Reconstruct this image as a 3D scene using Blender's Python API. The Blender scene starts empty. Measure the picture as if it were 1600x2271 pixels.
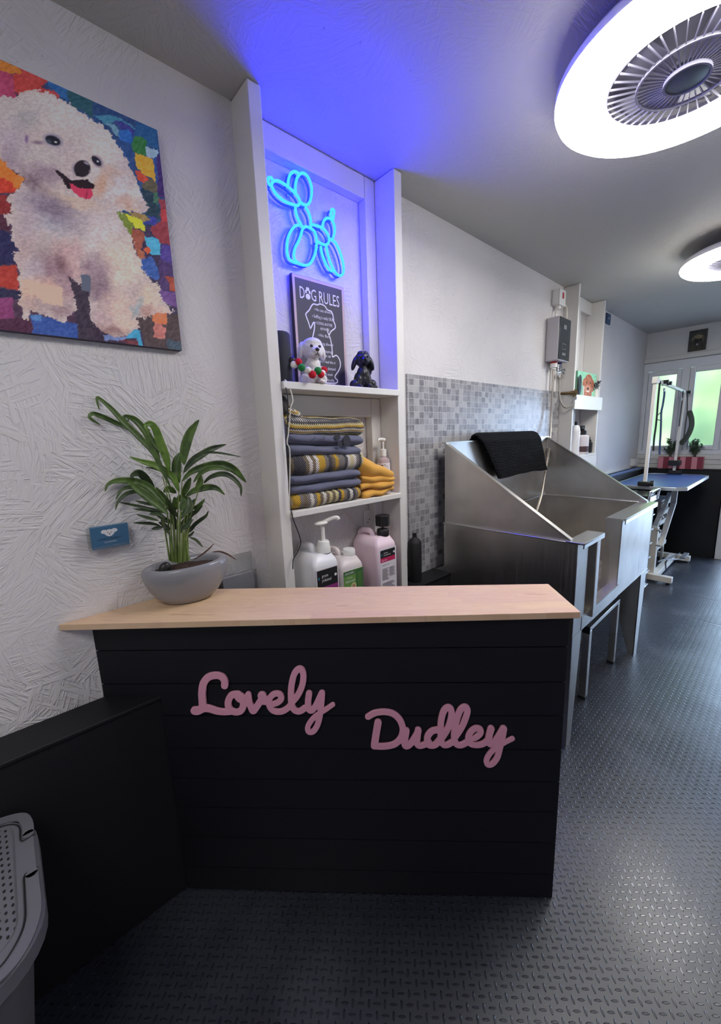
import bpy, bmesh, math, random
import numpy as np
from mathutils import Vector, Matrix, noise
random.seed(7)
PI = math.pi
col = bpy.context.scene.collection

# ---------------------------------------------------------------- camera
CF, CX, CY = 879.37, 800.0, 1135.5
YAW, PITCH, ROLL = math.radians(47.983), math.radians(10.4874), math.radians(-2.1645)
CAM = Vector((0, 0, 1.55))
fw = Vector((math.cos(YAW)*math.cos(PITCH), math.sin(YAW)*math.cos(PITCH), -math.sin(PITCH)))
rt = fw.cross(Vector((0, 0, 1))).normalized(); up = rt.cross(fw)
cr, sr = math.cos(ROLL), math.sin(ROLL)
RX = rt*cr + up*sr; RY = -rt*sr + up*cr; RZ = -fw

def ray(x, y):
    return RX*((x-CX)/CF) - RY*((y-CY)/CF) - RZ
def atz(x, y, z):
    d = ray(x, y); return CAM + d*((z-CAM.z)/d.z)
def aty(x, y, Y):
    d = ray(x, y); return CAM + d*((Y-CAM.y)/d.y)
def atx(x, y, X):
    d = ray(x, y); return CAM + d*((X-CAM.x)/d.x)
def atp(x, y, p0, n):
    d = ray(x, y); return CAM + d*((p0-CAM).dot(n)/d.dot(n))
def proj(P):
    q = Vector(P)-CAM; z = -q.dot(RZ)
    return CX + CF*q.dot(RX)/z, CY - CF*q.dot(RY)/z

cam_d = bpy.data.cameras.new('camera'); cam = bpy.data.objects.new('camera', cam_d); col.objects.link(cam)
cam.matrix_world = Matrix(((RX.x, RY.x, RZ.x, CAM.x), (RX.y, RY.y, RZ.y, CAM.y), (RX.z, RY.z, RZ.z, CAM.z), (0, 0, 0, 1)))
cam_d.sensor_fit = 'HORIZONTAL'; cam_d.sensor_width = 36; cam_d.lens = CF*36/1600
cam_d.clip_start = 0.02; cam_d.clip_end = 60
sc = bpy.context.scene
sc.camera = cam
sc.view_settings.view_transform = 'Standard'; sc.view_settings.look = 'None'
sc.view_settings.gamma = 1; sc.view_settings.use_curve_mapping = False
sc.cycles.use_denoising = True
sc.cycles.max_bounces = 7; sc.cycles.diffuse_bounces = 5; sc.cycles.glossy_bounces = 3; sc.cycles.transmission_bounces = 5; sc.cycles.transparent_max_bounces = 8
sc.cycles.use_adaptive_sampling = True; sc.cycles.adaptive_threshold = .04; sc.cycles.adaptive_min_samples = 16
sc.cycles.sample_clamp_indirect = 6
sc.cycles.caustics_reflective = False; sc.cycles.caustics_refractive = False

# ---------------------------------------------------------------- colours and materials
def lin(c):
    return tuple((v/255/12.92 if v/255 <= .04045 else ((v/255+.055)/1.055)**2.4) for v in c)

class G:
    """a little node-graph writer"""
    def __init__(s, name):
        s.m = bpy.data.materials.new(name); s.m.use_nodes = True
        s.t = s.m.node_tree; s.t.nodes.clear()
        s.out = s.t.nodes.new('ShaderNodeOutputMaterial')
        s.b = s.t.nodes.new('ShaderNodeBsdfPrincipled')
        s.t.links.new(s.b.outputs[0], s.out.inputs[0])
    def n(s, typ, **kw):
        nd = s.t.nodes.new(typ)
        for k, v in kw.items(): setattr(nd, k, v)
        return nd
    def put(s, sock, v):
        if hasattr(v, 'is_output'): s.t.links.new(v, sock)
        elif isinstance(v, (tuple, list)) and len(v) == 3 and sock.type == 'RGBA': sock.default_value = (*v, 1)
        else: sock.default_value = v
    def math(s, op, a, b=0.0, c=None):
        nd = s.n('ShaderNodeMath', operation=op)
        s.put(nd.inputs[0], a); s.put(nd.inputs[1], b)
        if c is not None: s.put(nd.inputs[2], c)
        return nd.outputs[0]
    def vmath(s, op, a, b=(0, 0, 0)):
        nd = s.n('ShaderNodeVectorMath', operation=op)
        s.put(nd.inputs[0], a); s.put(nd.inputs[1], b); return nd.outputs[0]
    def obj(s):
        return s.n('ShaderNodeTexCoord').outputs['Object']
    def pos(s):
        return s.n('ShaderNodeNewGeometry').outputs['Position']
    def sep(s, v):
        nd = s.n('ShaderNodeSeparateXYZ'); s.put(nd.inputs[0], v); return nd.outputs
    def comb(s, x, y, z):
        nd = s.n('ShaderNodeCombineXYZ')
        for i, v in enumerate((x, y, z)): s.put(nd.inputs[i], v)
        return nd.outputs[0]
    def mapn(s, v, scale=(1, 1, 1), loc=(0, 0, 0), rot=(0, 0, 0)):
        nd = s.n('ShaderNodeMapping'); s.put(nd.inputs[0], v)
        nd.inputs['Scale'].default_value = scale; nd.inputs['Location'].default_value = loc; nd.inputs['Rotation'].default_value = rot
        return nd.outputs[0]
    def noise(s, v, scale=5, detail=3, rough=.5, out=0):
        nd = s.n('ShaderNodeTexNoise'); s.put(nd.inputs['Vector'], v)
        nd.inputs['Scale'].default_value = scale; nd.inputs['Detail'].default_value = detail; nd.inputs['Roughness'].default_value = rough
        return nd.outputs[out]
    def ramp(s, f, stops, interp='LINEAR'):
        nd = s.n('ShaderNodeValToRGB'); s.put(nd.inputs[0], f); r = nd.color_ramp; r.interpolation = interp
        while len(r.elements) < len(stops): r.elements.new(.5)
        for e, (p, c) in zip(r.elements, stops):
            e.position = p; e.color = (*c, 1) if len(c) == 3 else c
        return nd.outputs[0]
    def mix(s, f, a, b, typ='MIX'):
        nd = s.n('ShaderNodeMix', data_type='RGBA', blend_type=typ)
        s.put(nd.inputs[0], f); s.put(nd.inputs[6], a); s.put(nd.inputs[7], b); return nd.outputs[2]
    def mr(s, v, a, b, c=0.0, d=1.0, smooth=True):
        nd = s.n('ShaderNodeMapRange', interpolation_type='SMOOTHSTEP' if smooth else 'LINEAR')
        for i, x in enumerate((v, a, b, c, d)): s.put(nd.inputs[i], x)
        return nd.outputs[0]
    def bump(s, h, strength=.5, dist=.002):
        nd = s.n('ShaderNodeBump'); s.put(nd.inputs['Height'], h)
        nd.inputs['Strength'].default_value = strength; nd.inputs['Distance'].default_value = dist
        s.t.links.new(nd.outputs[0], s.b.inputs['Normal']); return nd
    def set(s, **kw):
        names = dict(col='Base Color', rough='Roughness', metal='Metallic', spec='Specular IOR Level', trans='Transmission Weight',
                     ior='IOR', ec='Emission Color', es='Emission Strength', alpha='Alpha', coat='Coat Weight', sheen='Sheen Weight',
                     sss='Subsurface Weight', aniso='Anisotropic')
        for k, v in kw.items(): s.put(s.b.inputs[names[k]], v)
        return s

def plain(name, c, rough=.5, metal=0, spec=.5, nz=0, nscale=60, nd=.001, **kw):
    g = G(name); g.set(col=lin(c), rough=rough, metal=metal, spec=spec, **kw)
    if nz: g.bump(g.noise(g.obj(), nscale, 4), nz, nd)
    return g.m

# chip-board painted white: strands of random direction, seen as relief
def osb(name, c, strength=.75, axis='y', dark=.0):
    g = G(name); p = g.obj(); h = None
    xyz = g.sep(p)
    if axis == 'y': p2 = g.comb(xyz[0], xyz[2], 0.0)
    elif axis == 'x': p2 = g.comb(xyz[1], xyz[2], 0.0)
    else: p2 = g.comb(xyz[0], xyz[1], 0.0)
    warp = g.noise(p2, 3.0, 2, out=1)
    for k, (sc_, w) in enumerate(((9, 1), (6.5, .9))):
        v = g.n('ShaderNodeTexVoronoi', voronoi_dimensions='2D')
        pv = g.vmath('ADD', g.mapn(p2, loc=(k*3.7, k*1.3, 0)), g.vmath('SCALE', warp)) if False else g.mapn(p2, loc=(k*3.7, k*1.3, 0))
        g.put(v.inputs['Vector'], pv); v.inputs['Scale'].default_value = sc_
        ang = g.math('MULTIPLY', g.sep(v.outputs['Color'])[0], 6.28)
        rot = g.n('ShaderNodeVectorRotate', rotation_type='Z_AXIS'); g.put(rot.inputs['Vector'], p2); g.put(rot.inputs['Angle'], ang)
        st = g.noise(g.mapn(rot.outputs[0], scale=(10, 85, 1)), 1.0, 2, .55)
        st = g.mr(st, .44, .62)
        m = g.math('MULTIPLY', st, w)
        h = m if h is None else g.math('MAXIMUM', h, m)
    big = g.noise(p2, 2.2, 2)
    hh = g.math('MULTIPLY', h, g.mr(big, .35, .62, .25, 1.0))
    hh = g.math('ADD', hh, g.math('MULTIPLY', g.noise(p2, 160, 2), .25))
    g.bump(hh, strength, .0032)
    specks = g.mr(g.noise(g.mapn(p2, scale=(1, .6, 1)), 48, 3, .6), .69, .76, 0, .5 + dark)
    tone = g.mix(g.math('MULTIPLY', big, .35), lin(c), lin(tuple(v*.93 for v in c)))
    g.set(col=g.mix(specks, tone, lin(tuple(v*.62 for v in c))), rough=.62, spec=.35)
    return g.m

M = {}
M['osb'] = osb('white_painted_chipboard', (222, 218, 217))
M['osb_far'] = osb('white_painted_chipboard_far', (222, 220, 214), .8, 'y', .2)
M['ceiling'] = osb('white_painted_ceiling', (194, 192, 186), .28, 'z')
M['osb_x'] = osb('white_painted_chipboard_end', (222, 222, 219), .3, 'x')
M['white_wood'] = plain('white_painted_timber', (222, 219, 214), .45, nz=.25, nscale=35, nd=.002)
M['white_upvc'] = plain('white_window_plastic', (224, 226, 228), .3)
M['white_gloss'] = plain('white_gloss_plastic', (232, 231, 226), .25)
M['white_paint_far'] = plain('white_boarding', (214, 214, 208), .5, nz=.2, nscale=20)
M['black_wood'] = plain('charcoal_painted_boards', (22, 23, 29), .5, nz=.2, nscale=50, spec=.35)
M['black_dado'] = plain('black_painted_dado', (24, 25, 28), .55, nz=.3, nscale=30, spec=.35)
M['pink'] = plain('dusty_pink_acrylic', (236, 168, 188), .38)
M['neon'] = G('blue_neon_light').set(col=(0, 0, 0), ec=(.0007, .0076, 1.0), es=105.0).m
M['neon_reflection'] = plain('reflection_blue_acrylic', (120, 160, 240), .15, trans=.5)
M['lamp_fill'] = G('fill_lamp_diffuser_light').set(col=(.8, .8, .8), ec=(1.0, .98, .955), es=20.0).m  # glow of the added fill lamp behind the viewer
M['lamp'] = G('lamp_diffuser_light').set(col=(.8, .8, .8), ec=(1.0, .98, .955), es=30.0).m
M['grey_plastic'] = plain('grey_plastic', (104, 104, 110), .5, nz=.15, nscale=300, nd=.0005)
M['dark_plastic'] = plain('dark_plastic', (28, 28, 30), .4)
M['black_matt'] = plain('black_matt', (22, 22, 24), .65)
M['chrome'] = plain('chrome', (225, 225, 225), .12, 1)
M['white_metal'] = plain('white_powder_coat', (226, 222, 212), .4)
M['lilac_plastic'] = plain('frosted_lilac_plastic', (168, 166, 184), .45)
M['lilac_dark'] = plain('dark_lilac_plastic', (112, 110, 128), .5)  # darker lilac for the housing and blades behind the ribs
M['hub'] = plain('grey_hub', (112, 120, 128), .4)
M['soil'] = plain('brown_soil', (62, 44, 34), .95, nz=1, nscale=90, nd=.006)
M['pot'] = plain('glazed_grey_ceramic', (138, 138, 143), .16, spec=.55)
M['copper'] = plain('old_brass_pipe', (132, 112, 84), .35, 1)
M['steel_hose'] = plain('braided_steel_hose', (190, 182, 170), .35, .8)
M['grey_hose'] = plain('grey_hose', (150, 146, 138), .45)
M['white_cable'] = plain('white_cable', (222, 218, 205), .5)
M['black_cable'] = plain('black_cable', (24, 24, 26), .5)
M['red'] = plain('red_switch', (190, 30, 40), .4)
M['navy'] = plain('navy_plastic', (40, 44, 110), .4)
M['heater_side'] = plain('heater_side_grey', (190, 186, 190), .35)
M['heater_front'] = plain('heater_glass_front', (56, 58, 60), .18)
M['heater_mark'] = plain('heater_print', (120, 122, 124), .4)
g = G('clear_acrylic'); tb = g.n('ShaderNodeBsdfTransparent'); tb.inputs[0].default_value = (.96, .97, .97, 1)
gb = g.n('ShaderNodeBsdfGlossy'); gb.inputs['Roughness'].default_value = .08; mx = g.n('ShaderNodeMixShader'); mx.inputs[0].default_value = .09
g.t.links.new(tb.outputs[0], mx.inputs[1]); g.t.links.new(gb.outputs[0], mx.inputs[2]); g.t.links.new(mx.outputs[0], g.out.inputs[0]); M['clear'] = g.m
M['navy_card'] = plain('teal_blue_card', (62, 106, 140), .5)
M['card_print_dark'] = plain('card_print_dark', (30, 44, 66), .6)
M['card_print_white'] = plain('card_print_white', (214, 216, 220), .6)
M['print_white'] = plain('white_print', (232, 230, 232), .6)
M['print_black'] = plain('black_print', (26, 26, 28), .55)
M['print_grey'] = plain('grey_print', (150, 140, 145), .6)
M['magenta'] = plain('magenta_print', (196, 40, 92), .5)
M['purple'] = plain('purple_print', (142, 50, 122), .5)
M['green_label'] = plain('green_label', (104, 148, 72), .5)
M['green_dark'] = plain('dark_green_label', (62, 104, 60), .5)
M['cream'] = plain('cream_print', (206, 200, 150), .5)
M['cyan_print'] = plain('cyan_print', (70, 160, 210), .5)
M['pink_print'] = plain('pink_print', (232, 74, 122), .5)
M['white_label'] = plain('white_label', (226, 220, 224), .5)
M['can_white'] = plain('white_jerrycan_plastic', (232, 232, 236), .35, sss=.1)
M['sign_pin'] = M['chrome']
M['can_clear'] = plain('milky_jerrycan_plastic', (216, 206, 204), .35, sss=.1)
M['can_pink'] = plain('pale_pink_jerrycan_plastic', (236, 212, 222), .35, sss=.1)
M['skin_white'] = plain('white_resin', (226, 222, 220), .6, nz=.8, nscale=75, nd=.006)
M['skin_black'] = plain('black_resin', (30, 30, 34), .38, nz=.8, nscale=60, nd=.006)
M['nose'] = plain('dark_brown_resin', (50, 40, 42), .4)
M['pom_red'] = plain('red_felt', (196, 28, 44), .95, nz=.6, nscale=300)
M['pom_green'] = plain('green_felt', (34, 128, 62), .95, nz=.6, nscale=300)
M['pom_white'] = plain('white_felt', (232, 228, 216), .95, nz=.6, nscale=300)
M['speaker'] = plain('charcoal_mesh_fabric', (52, 54, 62), .85, nz=.5, nscale=400)
M['board_border'] = plain('pale_wood_border', (206, 180, 172), .6)
M['board_dark'] = plain('charcoal_sign_board', (66, 64, 66), .6, nz=.2)
M['frame_dark'] = plain('dark_frame_edge', (48, 44, 46), .5)
M['blue_mat'] = plain('blue_rubber_table_mat', (72, 112, 178), .3, nz=.2, nscale=200)
M['alu'] = plain('aluminium_trim', (215, 216, 216), .28, .85)
M['planter_pink'] = plain('pink_painted_slat', (214, 140, 150), .6)
M['planter_red'] = plain('burgundy_painted_slat', (134, 46, 62), .6)
M['succulent'] = plain('dark_green_succulent', (60, 84, 62), .4)
M['succulent_stem'] = plain('succulent_stem', (70, 72, 56), .7)
M['strap_black'] = plain('black_webbing', (22, 24, 30), .7)
M['strap_blue'] = plain('navy_webbing', (52, 68, 108), .7)
M['strap_olive'] = plain('olive_padded_webbing', (74, 78, 66), .75)
M['timber'] = plain('bare_timber', (176, 142, 106), .6)
M['scissor'] = plain('dark_scissors', (44, 30, 40), .35, .4)
M['yellow_cloth'] = plain('mustard_microfibre', (218, 162, 70), .95, nz=.5, nscale=220, nd=.001, sheen=.2)
M['fleece'] = plain('blue_grey_fleece', (96, 98, 120), .95, nz=.6, nscale=140, nd=.002, sheen=.2)
M['fleece_dark'] = plain('dark_paw_print', (54, 54, 62), .95)
M['fluffy'] = plain('dark_mottled_fleece', (70, 66, 66), .95, nz=1, nscale=60, nd=.01)
M['trolley_black'] = plain('black_gloss_plastic', (20, 20, 22), .2)
M['grey_rubber'] = plain('grey_rubber', (90, 90, 92), .6)
M['paving'] = plain('pale_paving', (150, 150, 150), .8)
M['lawn'] = plain('lawn_green', (98, 140, 60), .9, nz=1, nscale=40)
M['trunk'] = plain('brown_bark', (80, 66, 52), .9)

def leafmat(name, a, b, scale=30):
    g = G(name); f = g.noise(g.obj(), scale, 3)
    g.set(col=g.ramp(f, [(.35, lin(a)), (.65, lin(b))]), rough=.38, spec=.45); return g.m
M['leaf'] = leafmat('palm_leaf_green', (62, 84, 42), (96, 124, 58))
M['leaf_bright'] = leafmat('palm_leaf_bright', (86, 122, 40), (118, 150, 62))
M['leaf_dark'] = leafmat('palm_leaf_dark', (44, 58, 38), (70, 88, 50))
M['stem'] = leafmat('palm_stem_green', (92, 112, 52), (120, 138, 70))
M['leaf_dry'] = plain('dry_leaf_tip', (96, 72, 62), .6)

g = G('hedge_foliage'); f = g.noise(g.obj(), 3.2, 5, .65)
g.set(col=g.ramp(f, [(.3, lin((92, 112, 78))), (.5, lin((126, 146, 98))), (.7, lin((160, 166, 110)))]), rough=.7); M['hedge'] = g.m

# brushed stainless steel
def steel(name, c, axis):
    g = G(name); p = g.obj()
    s_ = (2, 2, 260) if axis == 'h' else (90, 90, 1)
    f = g.noise(g.mapn(p, scale=s_), 1, 2)
    d = g.noise(p, 5, 3)
    g.set(col=g.mix(g.mr(d, .3, .75), lin(c), lin(tuple(v*.9 for v in c))), metal=1.0, rough=g.mr(f, .3, .7, .33, .38), aniso=.3)
    g.bump(g.math('ADD', g.math('MULTIPLY', f, .03), g.math('MULTIPLY', g.noise(p, 2.2, 1), 1.0)), .12, .004)
    return g.m
M['steel'] = steel('brushed_stainless_steel', (214, 209, 202), 'v')
M['steel_edge'] = plain('polished_steel_edge', (206, 204, 198), .28, 1)
g = G('worn_tub_floor'); f = g.noise(g.mapn(g.obj(), scale=(3, 9, 1)), 3, 4)
g.set(col=g.ramp(f, [(.35, lin((120, 112, 104))), (.7, lin((160, 152, 144)))]), rough=.5, metal=.35); M['tub_floor'] = g.m

# pine worktop: glued staves along the local x axis
g = G('pine_worktop'); pobj = g.mapn(g.obj(), rot=(0, 0, math.radians(45.2))); xyz = g.sep(pobj)
row = g.math('FLOOR', g.math('DIVIDE', xyz[1], .046))
wn = g.n('ShaderNodeTexWhiteNoise', noise_dimensions='1D'); g.put(wn.inputs['W'], row)
off = g.math('MULTIPLY', wn.outputs['Value'], 1.7)
seg = g.math('FLOOR', g.math('DIVIDE', g.math('ADD', xyz[0], off), .34))
wn2 = g.n('ShaderNodeTexWhiteNoise', noise_dimensions='2D'); g.put(wn2.inputs['Vector'], g.comb(row, seg, 0.0))
pv = g.comb(g.math('MULTIPLY', xyz[0], 2.2), g.math('MULTIPLY', xyz[1], 26.0), g.math('MULTIPLY', wn2.outputs['Value'], 30.0))
grain = g.noise(pv, 1.0, 5, .6)
rings = g.math('FRACT', g.math('MULTIPLY', grain, 7.0))
rings = g.mr(rings, 0.0, .9, 0, 1, False)
base = g.mix(wn2.outputs['Value'], lin((228, 198, 158)), lin((220, 186, 156)))
knots = g.mr(g.noise(g.mapn(pobj, scale=(5, 22, 1)), 1.5, 2), .66, .76, 0, .55)
c1 = g.mix(g.math('MULTIPLY', rings, .22), base, lin((186, 134, 96)))
g.set(col=g.mix(knots, c1, lin((172, 124, 88))), rough=.38, spec=.4)
g.bump(rings, .05, .001); M['pine'] = g.m

# mosaic splash-back
g = G('grey_mosaic_panel'); xyz = g.sep(g.obj())
cu = g.math('DIVIDE', xyz[0], .042); cv = g.math('DIVIDE', xyz[2], .034)
ci, cj = g.math('FLOOR', cu), g.math('FLOOR', cv)
wn = g.n('ShaderNodeTexWhiteNoise', noise_dimensions='2D'); g.put(wn.inputs['Vector'], g.comb(ci, cj, 0.0))
fu, fv = g.math('FRACT', cu), g.math('FRACT', cv)
eu = g.math('ABSOLUTE', g.math('SUBTRACT', fu, .5)); ev = g.math('ABSOLUTE', g.math('SUBTRACT', fv, .5))
grout = g.mr(g.math('MAXIMUM', eu, ev), .435, .47)
# large board joints
ju = g.math('ABSOLUTE', g.math('SUBTRACT', g.math('FRACT', g.math('DIVIDE', xyz[0], .42)), .5))
tone = g.ramp(wn.outputs['Value'], [(.0, lin((112, 110, 114))), (.25, lin((132, 129, 132))), (.5, lin((152, 150, 152))), (.75, lin((172, 170, 170)))], 'CONSTANT')
streak = g.noise(g.mapn(g.obj(), scale=(34, 1, 9)), 1.6, 4, .65)
tone = g.mix(g.mr(streak, .35, .7, 0, .55), tone, lin((188, 186, 186)))
tone = g.mix(g.mr(g.noise(g.mapn(g.obj(), scale=(60, 1, 30)), 1, 3), .55, .7, 0, .5), tone, lin((120, 116, 122)))
g.set(col=g.mix(g.math('MULTIPLY', grout, .7), tone, lin((192, 191, 190))), rough=.3, spec=.4)
g.bump(g.math('SUBTRACT', 1.0, grout), .15, .001); M['mosaic'] = g.m

# rubber floor with raised bars
g = G('black_rubber_floor'); p = g.obj(); xyz = g.sep(p)
u = g.math('MULTIPLY', g.math('SUBTRACT', xyz[0], xyz[1]), .7071/.0226)
v = g.math('MULTIPLY', g.math('ADD', xyz[0], xyz[1]), .7071/.0226)
fu = g.math('SUBTRACT', g.math('FRACT', u), .5); fv = g.math('SUBTRACT', g.math('FRACT', v), .5)
par = g.math('MODULO', g.math('ABSOLUTE', g.math('ADD', g.math('FLOOR', u), g.math('FLOOR', v))), 2.0)
ip = g.math('SUBTRACT', 1.0, par)
a = g.math('ADD', g.math('MULTIPLY', fu, par), g.math('MULTIPLY', fv, ip))
b_ = g.math('ADD', g.math('MULTIPLY', fv, par), g.math('MULTIPLY', fu, ip))
r2 = g.math('ADD', g.math('POWER', g.math('DIVIDE', g.math('ABSOLUTE', a), .47), 2.0), g.math('POWER', g.math('DIVIDE', g.math('ABSOLUTE', b_), .15), 2.0))
bar = g.mr(r2, 1.0, .45)
seam = None
for sx in (1.74, 2.30, 3.40):
    d = g.math('ABSOLUTE', g.math('SUBTRACT', xyz[0], g.math('ADD', sx, g.math('MULTIPLY', xyz[1], .04))))
    s1 = g.mr(d, .012, .0)
    seam = s1 if seam is None else g.math('MAXIMUM', seam, s1)
undul = g.noise(p, 1.1, 2)
ht = g.math('SUBTRACT', g.math('ADD', bar, g.math('MULTIPLY', undul, 5.0)), g.math('MULTIPLY', seam, 3.0))
g.bump(ht, 1.0, .0045)
dust = g.mr(g.noise(p, 2.3, 5, .6), .42, .72)
dust_sheen = g.mix(g.math('MULTIPLY', dust, .5), lin((32, 37, 48)), lin((62, 66, 76)))  # dust over black rubber; the blue tint stands in for sky sheen
g.set(col=dust_sheen, rough=g.math('SUBTRACT', g.mr(dust, 0, 1, .36, .46), g.math('MULTIPLY', bar, .14)), spec=.8, coat=.28); g.b.inputs['Coat Roughness'].default_value = .3; M['floor'] = g.m

# crochet blankets: yarn stripes with a zig-zag edge and corded relief
def knit(name, along, w, pal, seed):
    g = G(name); xyz = g.sep(g.obj())
    if along == 'x': s_, t_ = xyz[0], g.math('SUBTRACT', xyz[2], xyz[1])
    else: s_, t_ = g.math('SUBTRACT', xyz[2], g.math('MULTIPLY', xyz[1], .8)), xyz[0]
    tri = g.math('ABSOLUTE', g.math('SUBTRACT', g.math('FRACT', g.math('DIVIDE', t_, .010)), .5))
    sk = g.math('ADD', g.math('ADD', s_, seed), g.math('MULTIPLY', tri, .012))
    cell = g.math('FLOOR', g.math('DIVIDE', sk, w))
    wn = g.n('ShaderNodeTexWhiteNoise', noise_dimensions='1D'); g.put(wn.inputs['W'], cell)
    n_ = len(pal)
    idx = wn.outputs['Value'] if along == 'x' else g.math('FRACT', g.math('DIVIDE', g.math('ADD', cell, .5), float(n_)))
    c = g.ramp(idx, [(i/n_, lin(pal[i])) for i in range(n_)], 'CONSTANT')
    diag = g.math('ADD', t_, g.math('MULTIPLY', s_, .9))
    cord = g.math('ABSOLUTE', g.math('SINE', g.math('MULTIPLY', diag, PI/.0085)))
    c = g.mix(g.mr(cord, .0, .35, .55, 0.0), c, lin((52, 48, 46)))
    g.set(col=c, rough=.95, spec=.2, sheen=.2); g.bump(cord, .9, .004); return g.m
YW, WH, CH, GR, CRM, BR = (206, 162, 46), (220, 212, 204), (66, 64, 70), (128, 120, 116), (214, 200, 150), (122, 106, 84)
M['knit_bottom'] = knit('striped_crochet_yarn_bottom', 'x', .016, [YW, GR, WH, CH, BR, CRM, GR, WH], .13)
M['knit_mid'] = knit('striped_crochet_yarn_middle', 'x', .017, [WH, GR, YW, CH, CRM, WH, BR, CH], .417)
M['knit_top'] = knit('striped_crochet_yarn_top', 'z', .0075, [YW, CRM, CH, WH, YW, WH, CH], .36)
g = G('black_ribbed_towel'); xyz = g.sep(g.obj())
w1 = g.math('SINE', g.math('ADD', g.math('MULTIPLY', xyz[2], 620.0), g.math('MULTIPLY', g.noise(g.obj(), 14, 2), 9.0)))
w2 = g.math('SINE', g.math('MULTIPLY', xyz[0], 420.0))
g.set(col=lin((24, 25, 28)), rough=.95, spec=.15); g.bump(g.math('ADD', w1, g.math('MULTIPLY', w2, .4)), .8, .004); M['towel'] = g.m

# frosted window glass
g = G('frosted_glass'); g.set(col=(.74, .78, .68), rough=.32, trans=1.0, ior=1.25)
g.bump(g.noise(g.mapn(g.obj(), scale=(1, 1, .5)), 25, 3), .15, .003); M['frosted'] = g.m
# colours of a painting come with its mesh
def attrmat(name, rough=.5):
    g = G(name); a = g.n('ShaderNodeAttribute', attribute_name='paint')
    g.set(col=a.outputs['Color'], rough=rough, spec=.35)
    g.bump(g.noise(g.obj(), 900, 1), .08, .0003); return g.m
M['paint'] = attrmat('painted_canvas', .55)
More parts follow.
